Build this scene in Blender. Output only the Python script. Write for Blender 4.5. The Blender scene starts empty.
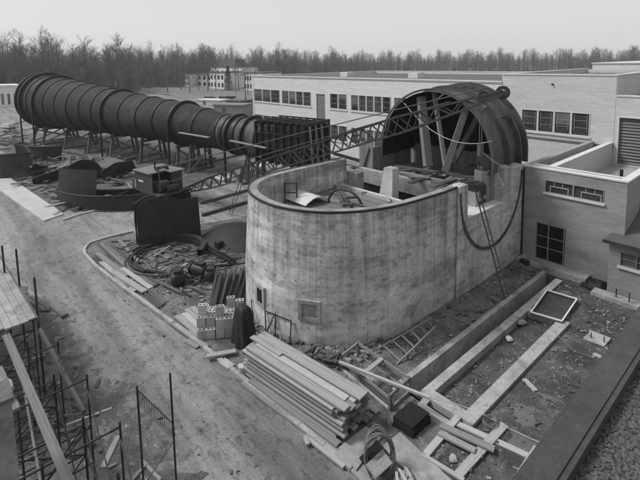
import bpy, math, random
from mathutils import Vector, Matrix
R = math.radians
rnd = random.Random(7)
scn = bpy.context.scene
col = scn.collection

# ------------------------------------------------------------------ camera
YAW, PIT, ROL = 2.41819217, 0.11240322, -0.01655444
FPX, CYP, CH = 445.366, 111.827, 11.0
fw = Vector((math.cos(YAW)*math.cos(PIT), math.sin(YAW)*math.cos(PIT), -math.sin(PIT)))
r0 = Vector((math.sin(YAW), -math.cos(YAW), 0)); u0 = r0.cross(fw)
rr = math.cos(ROL)*r0 + math.sin(ROL)*u0
uu = -math.sin(ROL)*r0 + math.cos(ROL)*u0
cd = bpy.data.cameras.new('camera'); cam = bpy.data.objects.new('camera', cd); col.objects.link(cam)
cam.matrix_world = Matrix(((rr.x, uu.x, -fw.x, 0), (rr.y, uu.y, -fw.y, 0), (rr.z, uu.z, -fw.z, CH), (0, 0, 0, 1)))
cd.sensor_fit = 'HORIZONTAL'; cd.sensor_width = 36.0; cd.lens = 36.0*FPX/640.0
cd.shift_y = -(240.0-CYP)/640.0; cd.clip_start = 0.1; cd.clip_end = 6000
scn.camera = cam

# ------------------------------------------------------------------ sky, sun, exposure
SUN_EL, SUN_AZ = R(50), R(222)       # azimuth measured counter-clockwise from +X: behind the camera, to its left
w = bpy.data.worlds.new('World'); scn.world = w; w.use_nodes = True
nt = w.node_tree; bg = nt.nodes['Background']
sky = nt.nodes.new('ShaderNodeTexSky'); sky.sky_type = 'NISHITA'; sky.sun_disc = False
sky.sun_elevation = SUN_EL; sky.sun_rotation = math.pi/2 - SUN_AZ
sky.air_density = 1.0; sky.dust_density = 1.5; sky.ozone_density = 1.0; sky.altitude = 0
bw = nt.nodes.new('ShaderNodeRGBToBW')
nt.links.new(sky.outputs[0], bw.inputs[0])
ov = nt.nodes.new('ShaderNodeMix'); ov.data_type = 'FLOAT'; ov.inputs[0].default_value = 0.85; ov.inputs[3].default_value = 4.3      # an even overcast over most of the clear sky's light
nt.links.new(bw.outputs[0], ov.inputs[2]); nt.links.new(ov.outputs[0], bg.inputs[0])
bg.inputs[1].default_value = 0.088
sd = bpy.data.lights.new('sun', 'SUN'); so = bpy.data.objects.new('sun', sd); col.objects.link(so)
sd.energy = 1.6; sd.angle = R(14); sd.color = (1, 1, 1)
sv = Vector((math.cos(SUN_EL)*math.cos(SUN_AZ), math.cos(SUN_EL)*math.sin(SUN_AZ), math.sin(SUN_EL)))
so.rotation_euler = (-sv).to_track_quat('-Z', 'Y').to_euler(); so.location = (0, 0, 60)
scn.view_settings.view_transform = 'Standard'; scn.view_settings.look = 'None'
scn.view_settings.exposure = 0.95; scn.view_settings.gamma = 1.0

# ------------------------------------------------------------------ helpers: pixel ray to a place in the world
def ray(x, y):
    return fw + (x-320.0)/FPX*rr - (y-CYP)/FPX*uu
def G(x, y, z=0.0):
    d = ray(x, y); t = (z-CH)/d.z; return Vector((d.x*t, d.y*t, z))
def WY(x, y, Y):
    d = ray(x, y); t = Y/d.y; return Vector((d.x*t, Y, CH+d.z*t))
def WX(x, y, X):
    d = ray(x, y); t = X/d.x; return Vector((X, d.y*t, CH+d.z*t))
def V(*a): return Vector(a)

# ------------------------------------------------------------------ materials (all grey: the photograph is black and white)
MATS = {}
def M(name, val, var=0.25, scale=2.0, rough=0.85, bump=0.25, stretch=(1, 1, 1), coord='pos', rnd_v=0.0, fine=0.5, spots=None, kind=None, metal=0.0, spec=0.3):
    m = bpy.data.materials.new(name); m.use_nodes = True; n = m.node_tree; N = n.nodes; L = n.links
    b = N['Principled BSDF']; b.inputs['Roughness'].default_value = rough; b.inputs['Metallic'].default_value = metal
    b.inputs['Specular IOR Level'].default_value = spec
    if coord == 'pos':
        c = N.new('ShaderNodeNewGeometry').outputs['Position']
    else:
        t = N.new('ShaderNodeTexCoord'); c = t.outputs['UV' if coord == 'uv' else 'Object']
    mp = N.new('ShaderNodeMapping'); mp.inputs['Scale'].default_value = stretch; L.new(c, mp.inputs[0])
    n1 = N.new('ShaderNodeTexNoise'); n1.inputs['Scale'].default_value = scale; n1.inputs['Detail'].default_value = 6; n1.inputs['Roughness'].default_value = 0.62
    L.new(mp.outputs[0], n1.inputs[0])
    n2 = N.new('ShaderNodeTexNoise'); n2.inputs['Scale'].default_value = scale*9; n2.inputs['Detail'].default_value = 4; n2.inputs['Roughness'].default_value = 0.7
    L.new(mp.outputs[0], n2.inputs[0])
    mix = N.new('ShaderNodeMath'); mix.operation = 'MULTIPLY_ADD'; mix.inputs[1].default_value = fine
    L.new(n2.outputs[0], mix.inputs[0]); 
    s1 = N.new('ShaderNodeMath'); s1.operation = 'MULTIPLY'; s1.inputs[1].default_value = 1-fine; L.new(n1.outputs[0], s1.inputs[0])
    L.new(s1.outputs[0], mix.inputs[2])
    mr = N.new('ShaderNodeMapRange'); mr.inputs[1].default_value = 0.385; mr.inputs[2].default_value = 0.615
    mr.inputs[3].default_value = val*(1-var); mr.inputs[4].default_value = val*(1+var)
    L.new(mix.outputs[0], mr.inputs[0]); out = mr.outputs[0]
    def mul(a, bb):
        q = N.new('ShaderNodeMath'); q.operation = 'MULTIPLY'; L.new(a, q.inputs[0]); L.new(bb, q.inputs[1]); return q.outputs[0]
    if rnd_v:
        oi = N.new('ShaderNodeObjectInfo'); m2 = N.new('ShaderNodeMapRange'); m2.inputs[3].default_value = 1-rnd_v; m2.inputs[4].default_value = 1+rnd_v
        L.new(oi.outputs['Random'], m2.inputs[0]); out = mul(out, m2.outputs[0])
    for sp in (spots or []):        # (scale, low, high, factor, stretch): darker or lighter patches
        sc, lo, hi, fac, st = sp
        mq = N.new('ShaderNodeMapping'); mq.inputs['Scale'].default_value = st; mq.inputs['Location'].default_value = (sc*3.1, sc*1.7, 4.2); L.new(c, mq.inputs[0])
        nq = N.new('ShaderNodeTexNoise'); nq.inputs['Scale'].default_value = sc; nq.inputs['Detail'].default_value = 7; nq.inputs['Roughness'].default_value = 0.65; nq.inputs['Distortion'].default_value = 0.0 if kind == 'forms' else 0.5
        L.new(mq.outputs[0], nq.inputs[0])
        m3 = N.new('ShaderNodeMapRange'); m3.inputs[1].default_value = lo; m3.inputs[2].default_value = hi; m3.inputs[3].default_value = 1; m3.inputs[4].default_value = fac
        L.new(nq.outputs[0], m3.inputs[0]); out = mul(out, m3.outputs[0])
    if kind == 'brick':
        sx = N.new('ShaderNodeSeparateXYZ'); L.new(c, sx.inputs[0]); ad = N.new('ShaderNodeMath'); L.new(sx.outputs[0], ad.inputs[0]); L.new(sx.outputs[1], ad.inputs[1])
        cb = N.new('ShaderNodeCombineXYZ'); L.new(ad.outputs[0], cb.inputs[0]); L.new(sx.outputs[2], cb.inputs[1])
        br = N.new('ShaderNodeTexBrick'); L.new(cb.outputs[0], br.inputs[0]); br.inputs['Scale'].default_value = 1.0
        br.inputs['Brick Width'].default_value = 0.3; br.inputs['Row Height'].default_value = 0.1; br.inputs['Mortar Size'].default_value = 0.008
        br.inputs['Color1'].default_value = (0.93, 0.93, 0.93, 1); br.inputs['Color2'].default_value = (1.05, 1.05, 1.05, 1); br.inputs['Mortar'].default_value = (0.9, 0.9, 0.9, 1)
        b2 = N.new('ShaderNodeRGBToBW'); L.new(br.outputs[0], b2.inputs[0]); out = mul(out, b2.outputs[0])
    if kind == 'forms':             # board-marked concrete: vertical form boards and a few lift lines, in the wall's own UV (metres)
        sx = N.new('ShaderNodeSeparateXYZ'); L.new(c, sx.inputs[0])
        wn_d = N.new('ShaderNodeMath'); wn_d.operation = 'DIVIDE'; wn_d.inputs[1].default_value = 0.155; L.new(sx.outputs[0], wn_d.inputs[0])
        wn_f = N.new('ShaderNodeMath'); wn_f.operation = 'FLOOR'; L.new(wn_d.outputs[0], wn_f.inputs[0])
        wn = N.new('ShaderNodeTexWhiteNoise'); wn.noise_dimensions = '1D'; L.new(wn_f.outputs[0], wn.inputs['W'])
        wr = N.new('ShaderNodeMapRange'); wr.inputs[3].default_value = 0.94; wr.inputs[4].default_value = 1.05; L.new(wn.outputs[0], wr.inputs[0]); out = mul(out, wr.outputs[0])
        dm = N.new('ShaderNodeMapping'); dm.inputs['Scale'].default_value = (3.2, 0.10, 1); L.new(c, dm.inputs[0])
        dn_ = N.new('ShaderNodeTexNoise'); dn_.inputs['Scale'].default_value = 1.0; dn_.inputs['Detail'].default_value = 8; dn_.inputs['Roughness'].default_value = 0.7; L.new(dm.outputs[0], dn_.inputs[0])
        dv_ = N.new('ShaderNodeMapRange'); dv_.inputs[1].default_value = 2.2; dv_.inputs[2].default_value = 5.2; dv_.inputs[3].default_value = 0.0; dv_.inputs[4].default_value = 0.16; L.new(sx.outputs[1], dv_.inputs[0])
        da_ = N.new('ShaderNodeMath'); L.new(dn_.outputs[0], da_.inputs[0]); L.new(dv_.outputs[0], da_.inputs[1])
        dr_ = N.new('ShaderNodeMapRange'); dr_.inputs[1].default_value = 0.56; dr_.inputs[2].default_value = 0.72; dr_.inputs[3].default_value = 1; dr_.inputs[4].default_value = 0.66; L.new(da_.outputs[0], dr_.inputs[0]); out = mul(out, dr_.outputs[0])
        for ch, per, wd, fac in ((0, 0.155, 0.07, 0.88), (0, 1.86, 0.016, 0.66), (1, 1.73, 0.012, 0.82)):
            dv = N.new('ShaderNodeMath'); dv.operation = 'DIVIDE'; dv.inputs[1].default_value = per; L.new(sx.outputs[ch], dv.inputs[0])
            jn = N.new('ShaderNodeMath'); jn.operation = 'MULTIPLY_ADD'; jn.inputs[1].default_value = 0.08; L.new(n1.outputs[0], jn.inputs[0]); L.new(dv.outputs[0], jn.inputs[2])
            fr = N.new('ShaderNodeMath'); fr.operation = 'FRACT'; L.new(jn.outputs[0], fr.inputs[0])
            m4 = N.new('ShaderNodeMapRange'); m4.inputs[1].default_value = wd*0.4; m4.inputs[2].default_value = wd*1.6; m4.inputs[3].default_value = fac; m4.inputs[4].default_value = 1
            L.new(fr.outputs[0], m4.inputs[0])
            out = mul(out, m4.outputs[0])
    L.new(out, b.inputs['Base Color'])
    if bump:
        bp = N.new('ShaderNodeBump'); bp.inputs['Strength'].default_value = bump; bp.inputs['Distance'].default_value = 0.03
        L.new(mix.outputs[0], bp.inputs['Height']); L.new(bp.outputs[0], b.inputs['Normal'])
    MATS[name] = m; return m

S1 = (1, 1, 1)
M('field', 0.20, 0.3, 0.15, bump=0.4, spots=[(0.03, 0.45, 0.6, 0.7, S1)])
M('road_dirt', 0.24, 0.16, 1.6, bump=0.8, fine=0.6, spots=[(0.5, 0.5, 0.62, 0.76, (0.16, 1.2, 1)), (0.8, 0.48, 0.6, 0.74, (0.05, 1.1, 1)), (3.5, 0.53, 0.61, 0.66, (0.6, 1, 1)), (11, 0.55, 0.64, 0.62, S1), (0.25, 0.47, 0.6, 0.72, (0.4, 1, 1)), (0.8, 0.52, 0.64, 1.25, (0.09, 1.6, 1))])
M('yard_dirt', 0.135, 0.4, 1.6, bump=1.0, fine=0.6, spots=[(0.5, 0.48, 0.6, 0.5, S1), (4, 0.58, 0.66, 1.8, S1), (9, 0.6, 0.68, 0.4, S1)])
M('mud', 0.085, 0.45, 1.8, rough=0.75, bump=1.0, fine=0.6, spots=[(0.6, 0.45, 0.6, 0.5, S1), (5, 0.57, 0.66, 2.2, S1), (12, 0.58, 0.66, 0.4, S1)])
M('dark_dirt', 0.085, 0.45, 1.8, bump=1.0, fine=0.6, spots=[(0.7, 0.5, 0.62, 1.7, S1), (6, 0.57, 0.66, 2.0, S1)])
M('puddle', 0.10, 0.3, 1.0, rough=0.18, bump=0.05, spec=0.5)
M('concrete', 0.50, 0.18, 0.8, rough=0.9, bump=0.25, coord='uv', kind='forms', fine=0.4,
  spots=[(0.6, 0.5, 0.62, 0.7, (0.35, 1.9, 1)), (1.3, 0.56, 0.68, 0.78, (1.4, 0.35, 1)), (1.8, 0.54, 0.62, 0.66, (0.6, 1.1, 1)), (4.5, 0.54, 0.64, 0.75, (0.7, 1.0, 1)), (7, 0.6, 0.68, 0.55, S1), (0.3, 0.5, 0.62, 1.25, (1, 1.5, 1)), (2.2, 0.52, 0.64, 0.82, (2.2, 0.12, 1)), (3.0, 0.5, 0.62, 0.85, (0.6, 1.4, 1))])
M('concrete_plain', 0.33, 0.22, 1.2, bump=0.4, fine=0.5, spots=[(0.9, 0.52, 0.64, 0.68, S1), (5, 0.55, 0.66, 0.68, S1)])
M('concrete_old', 0.25, 0.25, 1.2, bump=0.4, fine=0.5, spots=[(0.9, 0.48, 0.64, 0.6, S1)])
M('concrete_pale', 0.50, 0.15, 1.2, bump=0.3, spots=[(0.9, 0.55, 0.68, 0.75, S1)])
M('concrete_side', 0.40, 0.15, 1.0, bump=0.2)
M('brick_pale', 0.50, 0.10, 1.0, bump=0.12, kind='brick', stretch=(0.4, 0.4, 2.5))
M('brick_hazed', 0.60, 0.08, 1.0, bump=0.1, kind='brick', stretch=(0.4, 0.4, 2.5))  # brick lightened so that distance haze is part of its colour
M('brick_dark_shade', 0.28, 0.14, 1.0, bump=0.2, kind='brick', stretch=(0.4, 0.4, 2.5), spots=[(0.6, 0.5, 0.66, 0.8, (1, 1, 2))])  # annex brick made darker, its shading carried in the colour
M('brick_panel', 0.17, 0.12, 1.0, bump=0.2, kind='brick', stretch=(0.4, 0.4, 2.5))
M('coping', 0.55, 0.1, 1.5, bump=0.1)
M('coping_dark', 0.05, 0.25, 2.0, rough=0.6, bump=0.1, spots=[(9, 0.62, 0.68, 1.5, S1), (1.2, 0.5, 0.64, 0.85, S1)])
M('window_frame', 0.5, 0.1, 3, bump=0)
M('frame_grey', 0.22, 0.1, 3, bump=0)
M('glass', 0.05, 0.5, 0.8, rough=0.15, bump=0.0, spec=0.5, rnd_v=0.6)
M('glass_dark', 0.012, 0.4, 0.8, rough=0.25, bump=0.0, rnd_v=0.3)
M('blind', 0.12, 0.15, 3, bump=0, rnd_v=0.3)
M('slat_metal', 0.12, 0.15, 3, rough=0.5, bump=0.1)
M('roof_tar', 0.10, 0.3, 0.8, bump=0.3)
M('roof_light', 0.30, 0.2, 0.5, bump=0.2)
M('steel_dark', 0.026, 0.3, 1.2, rough=0.5, bump=0.08, fine=0.4, spots=[(0.7, 0.5, 0.66, 1.7, S1)])
M('steel_tunnel', 0.029, 0.25, 0.6, rough=0.78, bump=0.06, coord='obj', stretch=(0.3, 1.5, 1.5), spots=[(0.5, 0.5, 0.66, 1.6, S1), (1.4, 0.5, 0.66, 0.6, (2.2, 0.5, 0.25)), (5, 0.56, 0.68, 1.4, S1)], rnd_v=0.14, spec=0.2)
M('steel_grey', 0.085, 0.25, 0.6, rough=0.7, bump=0.06, coord='obj', rnd_v=0.12, spots=[(2, 0.5, 0.66, 0.65, (2, .5, .25)), (0.8, 0.5, 0.66, 0.7, S1)])
M('steel_shell', 0.07, 0.25, 0.9, rough=0.55, bump=0.08, fine=0.4, spots=[(0.7, 0.5, 0.62, 0.6, S1)])
M('inside_shade', 0.010, 0.3, 0.9, rough=0.8, bump=0.05)  # near black: shade inside shell, pit, rooms and openings put in the colour
M('steel_black', 0.014, 0.3, 2, rough=0.5, bump=0.05)
M('rust_plate', 0.026, 0.3, 0.9, rough=0.65, bump=0.15, fine=0.4, spots=[(1.5, 0.55, 0.68, 1.5, S1)], rnd_v=0.3)
M('crane_paint', 0.05, 0.3, 2, rough=0.6, bump=0.1)
M('boom_steel', 0.045, 0.2, 2, rough=0.55, bump=0.05)
M('roof_sheet', 0.16, 0.2, 2, rough=0.6, bump=0.1)
M('white_paint', 0.7, 0.1, 2, bump=0)
M('rope', 0.10, 0.2, 6, bump=0.2)
M('rope_pale', 0.4, 0.2, 6, bump=0.2)
M('hose', 0.16, 0.3, 6, bump=0.2)
WS = (2.0, 7, 7)
M('wood_new', 0.26, 0.17, 1.6, bump=0.25, coord='obj', stretch=WS, rnd_v=0.24, spots=[(2.5, 0.52, 0.64, 0.62, (1.5, 2, 2)), (9, 0.58, 0.68, 0.6, (1.0, 2, 2))])
M('wood_pale', 0.36, 0.15, 1.6, bump=0.25, coord='obj', stretch=WS, rnd_v=0.2, spots=[(2.5, 0.52, 0.64, 0.62, (1.5, 2, 2)), (9, 0.58, 0.68, 0.6, (1.0, 2, 2))])
M('wood_old', 0.19, 0.28, 1.6, bump=0.3, coord='obj', stretch=WS, rnd_v=0.3, spots=[(2.5, 0.52, 0.64, 0.62, (1.5, 2, 2)), (9, 0.58, 0.68, 0.6, (1.0, 2, 2))])
M('wood_dark', 0.085, 0.3, 1.6, bump=0.3, coord='obj', stretch=WS, rnd_v=0.35)
M('deck_pale', 0.27, 0.2, 1.5, bump=0.3, fine=0.5, rnd_v=0.12, spots=[(1.5, 0.5, 0.62, 0.7, S1)])
M('ply', 0.27, 0.25, 1.0, bump=0.2, fine=0.4, spots=[(1.2, 0.5, 0.64, 0.7, S1)])
M('deck_wood', 0.15, 0.35, 1.6, bump=0.3, coord='obj', stretch=WS, rnd_v=0.25)
M('tarp', 0.022, 0.4, 3, rough=0.6, bump=0.5)
M('felt', 0.014, 0.4, 6, rough=0.9, bump=0.5)
M('cinder_block', 0.40, 0.2, 5, bump=0.4, rnd_v=0.25)
M('gravel', 0.085, 0.75, 26, bump=0.0)
M('bark', 0.10, 0.3, 2, bump=0.2)
M('twig', 0.125, 0.3, 2, bump=0)
M('evergreen', 0.04, 0.4, 2, bump=0)
M('house_white', 0.62, 0.15, 0.5, bump=0)
M('house_roof', 0.10, 0.2, 0.5, bump=0)
M('rubble', 0.23, 0.6, 1.2, bump=0.3)
M('grass', 0.15, 0.4, 1.0, bump=0.3)
M('skin', 0.3, 0.1, 3, bump=0)
M('cloth', 0.08, 0.3, 3, bump=0.1)

# ------------------------------------------------------------------ helpers: mesh and objects
class MB:
    def __init__(s): s.v = []; s.f = []; s.uv = None
    def add(s, vs, fs):
        o = len(s.v); s.v += [Vector(q) for q in vs]; s.f += [tuple(i+o for i in f) for f in fs]; return s
    def box(s, c, d, m=None):
        x, y, z = d[0]/2, d[1]/2, d[2]/2; c = Vector(c)
        vs = [Vector(q) for q in ((-x, -y, -z), (x, -y, -z), (x, y, -z), (-x, y, -z), (-x, -y, z), (x, -y, z), (x, y, z), (-x, y, z))]
        if m is not None: vs = [m @ q for q in vs]
        return s.add([c+q for q in vs], [(3, 2, 1, 0), (4, 5, 6, 7), (0, 1, 5, 4), (1, 2, 6, 5), (2, 3, 7, 6), (3, 0, 4, 7)])
    def b2(s, a, b):
        return s.box([(a[i]+b[i])/2 for i in range(3)], [abs(b[i]-a[i]) for i in range(3)])
    def bar(s, p, q, wd, ht, up=(0, 0, 1)):
        p, q = Vector(p), Vector(q); m = frame(p, q, up); l = (q-p).length
        return s.box((p+q)/2, (l, wd, ht), m)
    def tube(s, pts, r, n=6, closed=False, cap=True):
        pts = [Vector(p) for p in pts]; K = len(pts); rings = []
        for i, p in enumerate(pts):
            if closed: t = pts[(i+1) % K]-pts[i-1]
            else: t = pts[min(i+1, K-1)]-pts[max(i-1, 0)]
            t.normalize(); a = t.cross(Vector((0, 0, 1)))
            if a.length < 1e-3: a = Vector((1, 0, 0))
            a.normalize(); b = t.cross(a); rad = r[i] if isinstance(r, (list, tuple)) else r
            rings.append([p+rad*(math.cos(2*math.pi*k/n)*a+math.sin(2*math.pi*k/n)*b) for k in range(n)])
        o = len(s.v)
        for q in rings: s.v += q
        for i in range(K if closed else K-1):
            j = (i+1) % K
            for k in range(n):
                s.f.append((o+i*n+k, o+i*n+(k+1) % n, o+j*n+(k+1) % n, o+j*n+k))
        if cap and not closed:
            s.f.append(tuple(o+k for k in range(n))[::-1]); s.f.append(tuple(o+(K-1)*n+k for k in range(n)))
        return s
    def prism(s, poly, z0, z1):
        n = len(poly); vs = [(p[0], p[1], z0) for p in poly]+[(p[0], p[1], z1) for p in poly]
        area = sum(poly[i][0]*poly[(i+1) % n][1]-poly[(i+1) % n][0]*poly[i][1] for i in range(n))
        fs = [tuple(range(n, 2*n)), tuple(range(n))[::-1]]+[(i, (i+1) % n, (i+1) % n+n, i+n) for i in range(n)]
        if area < 0: fs = [f[::-1] for f in fs]
        return s.add(vs, fs)
    def sheet(s, poly, z):
        n = len(poly); area = sum(poly[i][0]*poly[(i+1) % n][1]-poly[(i+1) % n][0]*poly[i][1] for i in range(n))
        f = tuple(range(n)); return s.add([(p[0], p[1], z) for p in poly], [f if area > 0 else f[::-1]])
    def grid(s, rows, closed=False, flip=False):
        nr, nc = len(rows), len(rows[0]); fs = []
        for i in range(nr-1):
            for j in range(nc if closed else nc-1):
                k = (j+1) % nc; f = (i*nc+j, i*nc+k, (i+1)*nc+k, (i+1)*nc+j); fs.append(f[::-1] if flip else f)
        return s.add([p for r_ in rows for p in r_], fs)
    def solid(s, rows, th, nrm=None):
        """a curved sheet with real thickness: rows of points, pushed along their own normal by th"""
        nr, nc = len(rows), len(rows[0]); back = []
        for i in range(nr):
            rb = []
            for j in range(nc):
                a = Vector(rows[min(i+1, nr-1)][j])-Vector(rows[max(i-1, 0)][j]); b = Vector(rows[i][min(j+1, nc-1)])-Vector(rows[i][max(j-1, 0)][0:3] if False else rows[i][max(j-1, 0)])
                n = a.cross(b); n.normalize(); rb.append(Vector(rows[i][j])+n*th)
            back.append(rb)
        s.grid(rows); s.grid(back, flip=True)
        per = [(0, j) for j in range(nc)]+[(i, nc-1) for i in range(1, nr)]+[(nr-1, j) for j in range(nc-2, -1, -1)]+[(i, 0) for i in range(nr-2, 0, -1)]
        P = len(per); o = len(s.v)
        s.v += [Vector(rows[i][j]) for i, j in per]+[Vector(back[i][j]) for i, j in per]
        s.f += [(o+k, o+P+k, o+P+(k+1) % P, o+(k+1) % P) for k in range(P)]
        return s
def frame(p, q, up=(0, 0, 1)):
    x = (Vector(q)-Vector(p)).normalized(); u = Vector(up)
    if abs(x.dot(u)) > 0.999: u = Vector((0, 1, 0)) if abs(x.y) < 0.9 else Vector((1, 0, 0))
    y = u.cross(x).normalized(); z = x.cross(y)
    return Matrix(((x.x, y.x, z.x), (x.y, y.y, z.y), (x.z, y.z, z.z)))
def origin(o):
    v = Vector((0, 0, 0))
    while o: v += o.location; o = o.parent
    return v
def props(o, label=None, cat=None, group=None, kind=None):
    for k, x in (('label', label), ('category', cat), ('group', group), ('kind', kind)):
        if x: o[k] = x
    return o
def thing(name, label, cat, loc=(0, 0, 0), rz=0.0, group=None):
    o = bpy.data.objects.new(name, None); o.empty_display_size = 0.3; col.objects.link(o); o.location = loc; o.rotation_euler.z = rz
    return props(o, label, cat, group)
def mesh_of(mb, name, mat, off=None, smooth=False):
    me = bpy.data.meshes.new(name); vs = mb.v if off is None else [p-off for p in mb.v]
    me.from_pydata([tuple(p) for p in vs], [], mb.f)
    me.materials.append(MATS[mat])
    if mb.uv:
        ul = me.uv_layers.new(name='UVMap')
        for lp in me.loops: ul.data[lp.index].uv = mb.uv[lp.vertex_index]
    if smooth:
        me.polygons.foreach_set('use_smooth', [True]*len(me.polygons))
        try: me.set_sharp_from_angle(angle=R(38))
        except Exception: pass
    return me
def obj(mb, name, mat, parent=None, local=False, smooth=False, label=None, cat=None, group=None, kind=None):
    """one mesh object; coordinates are world ones (moved to the parent's place) unless local is set"""
    off = None
    if parent is not None and not local: off = origin(parent)
    o = bpy.data.objects.new(name, mesh_of(mb, name, mat, off, smooth)); col.objects.link(o); o.parent = parent
    return props(o, label, cat, group, kind)
def solo(mb, name, mat, label, cat, group=None, smooth=False):
    """a top-level thing that is one mesh, its origin at the middle of its base"""
    xs = [p.x for p in mb.v]; ys = [p.y for p in mb.v]; zs = [p.z for p in mb.v]
    c = Vector(((min(xs)+max(xs))/2, (min(ys)+max(ys))/2, min(zs)))
    o = bpy.data.objects.new(name, mesh_of(mb, name, mat, c, smooth)); col.objects.link(o); o.location = c
    return props(o, label, cat, group)
def struct(mb, name, mat, smooth=False, kind='structure'):
    return obj(mb, name, mat, kind=kind, smooth=smooth)
UNIT = {}
def unit(mat):
    if mat not in UNIT:
        mb = MB(); b = 0.5
        mb.box((0, 0, 0), (1, 1, 1)); UNIT[mat] = mesh_of(mb, 'board', mat)
    return UNIT[mat]
def board(parent, name, p, q, wd, th, mat, up=(0, 0, 1), local=False, label=None, cat=None, group=None):
    """a straight board as an object of its own, sharing one mesh with its kind"""
    p, q = Vector(p), Vector(q)
    if parent is not None and not local: o_ = origin(parent); p, q = p-o_, q-o_
    o = bpy.data.objects.new(name, unit(mat)); col.objects.link(o); o.parent = parent
    m = frame(p, q, up).to_4x4(); m.translation = (p+q)/2
    o.matrix_basis = m @ Matrix.Diagonal(((q-p).length, wd, th, 1))
    return props(o, label, cat, group)
def copy_tree(o, parent=None):
    c = o.copy(); col.objects.link(c); c.parent = parent
    for ch in [x for x in bpy.data.objects if x.parent == o]: copy_tree(ch, c)
    return c
def copy_fast(o, kids):
    c = o.copy(); col.objects.link(c)
    for k in kids:
        d = k.copy(); col.objects.link(d); d.parent = c
    return c

# ------------------------------------------------------------------ ground, roads, yards
def rough_sheet(poly, z, res, amp, seed):
    """a sheet over a polygon, subdivided and slightly uneven"""
    import bmesh
    from mathutils import noise
    xs = [p[0] for p in poly]; ys = [p[1] for p in poly]; mb = MB()
    def inside(x, y):
        c = False; n = len(poly)
        for i in range(n):
            x1, y1 = poly[i][0], poly[i][1]; x2, y2 = poly[i-1][0], poly[i-1][1]
            if (y1 > y) != (y2 > y) and x < (x2-x1)*(y-y1)/(y2-y1)+x1: c = not c
        return c
    nx, ny = int((max(xs)-min(xs))/res)+1, int((max(ys)-min(ys))/res)+1; idx = {}
    def vid(i, j):
        if (i, j) not in idx:
            x, y = min(xs)+i*res, min(ys)+j*res
            edge = inside(x-0.35, y) and inside(x+0.35, y) and inside(x, y-0.35) and inside(x, y+0.35)
            h = z + (amp*(0.5+noise.noise((x*0.9+seed, y*0.9, 0.3))+0.5*noise.noise((x*2.7, y*2.7+seed, 1.1))+0.25*noise.noise((x*6, y*6, seed))) if edge else 0)
            idx[(i, j)] = len(mb.v); mb.v.append(Vector((x, y, max(z, h))))
        return idx[(i, j)]
    for i in range(nx):
        for j in range(ny):
            if inside(min(xs)+(i+0.5)*res, min(ys)+(j+0.5)*res):
                mb.f.append((vid(i, j), vid(i+1, j), vid(i+1, j+1), vid(i, j+1)))
    return mb
def P2(*px): return [G(x, y).xy for x, y in px]

# the ground goes round the trench and the pit between the foundation walls, so that they can be dug
TX0, TX1, TY0, TY1 = -8.75, -6.1, 11.2, 22.9
g = MB(); B = 3000
for a, b, c, d in ((-B, -B, TX0, B), (TX1, -B, B, B), (TX0, -B, TX1, TY0), (TX0, TY1, TX1, B)):
    g.add([(a, b, 0), (c, b, 0), (c, d, 0), (a, d, 0)], [(0, 1, 2, 3)])
struct(g, 'ground', 'field')
yard_poly = [(-7.6, 7.9), (-13.2, 7.4), (-18.9, 6.75), (-25, 6.15), (-27.4, 6.1), (-29.1, 6.7), (-29.8, 7.7), (-29.7, 9.0), (-28.5, 10.2), (-27, 16), (-26, 24), (-10.3, 24), (-8.85, 23.9), (-8.85, 11.1), (-6, 11.1), (-6, 8.2)]
road_poly = [(-B*0.04, -3), (8, -3), (8, 7.6), (-7.6, 7.6), (-13.2, 7.3), (-25, 6.05), (-27.4, 6.0), (-29.2, 6.6), (-29.9, 7.7), (-29.8, 9.0), (-28.5, 10.2), (-27, 16), (-26, 27), (-50, 33), (-120, 40)]
struct(MB().sheet(road_poly, 0.004), 'dirt_road', 'road_dirt')
struct(rough_sheet([(-34, 2.6), (-6, 2.6), (-6, 7.4), (-7.8, 7.5), (-13.2, 7.15), (-18.9, 6.5), (-25, 5.9), (-27.4, 5.85), (-29.4, 6.4), (-34, 8)], 0.009, 0.16, 0.045, 23.0), 'road_ruts', 'road_dirt', smooth=True)
struct(rough_sheet(yard_poly, 0.012, 0.16, 0.06, 3.0), 'yard_soil', 'yard_dirt', smooth=True)
struct(rough_sheet([(-6.3, 8.3), (0, 8.3), (0, 23.1), (-7.9, 23.1), (-7.9, 18.9), (-6.3, 18.9)], 0.024, 0.12, 0.06, 9.0), 'mud_soil', 'mud', smooth=True)
bs_ = [G(x, y_).xy for x, y_ in ((48, 305), (70, 318), (92, 338), (112, 372), (140, 392), (166, 428), (196, 460), (224, 500))]
bsp = [(-30, -2.5), (-7, -2.5)]; P_ = [Vector((-7, 3.4))]+bs_[::-1]+[Vector((-30, 1.8))]
for a, b in zip(P_[:-1], P_[1:]):
    for i in range(8):
        q = a.lerp(b, i/8); bsp.append((q.x+rnd.uniform(-.12, .12), q.y+rnd.uniform(-.3, .3)))
struct(rough_sheet(bsp, 0.018, 0.12, 0.07, 5.0), 'building_side_soil', 'dark_dirt', smooth=True)
struct(rough_sheet([(-37.0, 7.3), (-40, 6.6), (-46, 5.0), (-60, 6.4), (-85, 8), (-85, 26), (-40, 28), (-36.3, 20), (-36.0, 12.5)], 0.008, 0.6, 0.06, 15.0), 'plate_yard_soil', 'dark_dirt', smooth=True)
# puddle beside the foundation wall
pp = [(-4.6+1.1*math.cos(a)*(1+0.25*math.sin(3*a)), 12.9+1.9*math.sin(a)*(1+0.2*math.cos(2*a))) for a in [k*math.pi/12 for k in range(24)]]
struct(MB().sheet(pp, 0.055), 'puddle', 'puddle')

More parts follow.
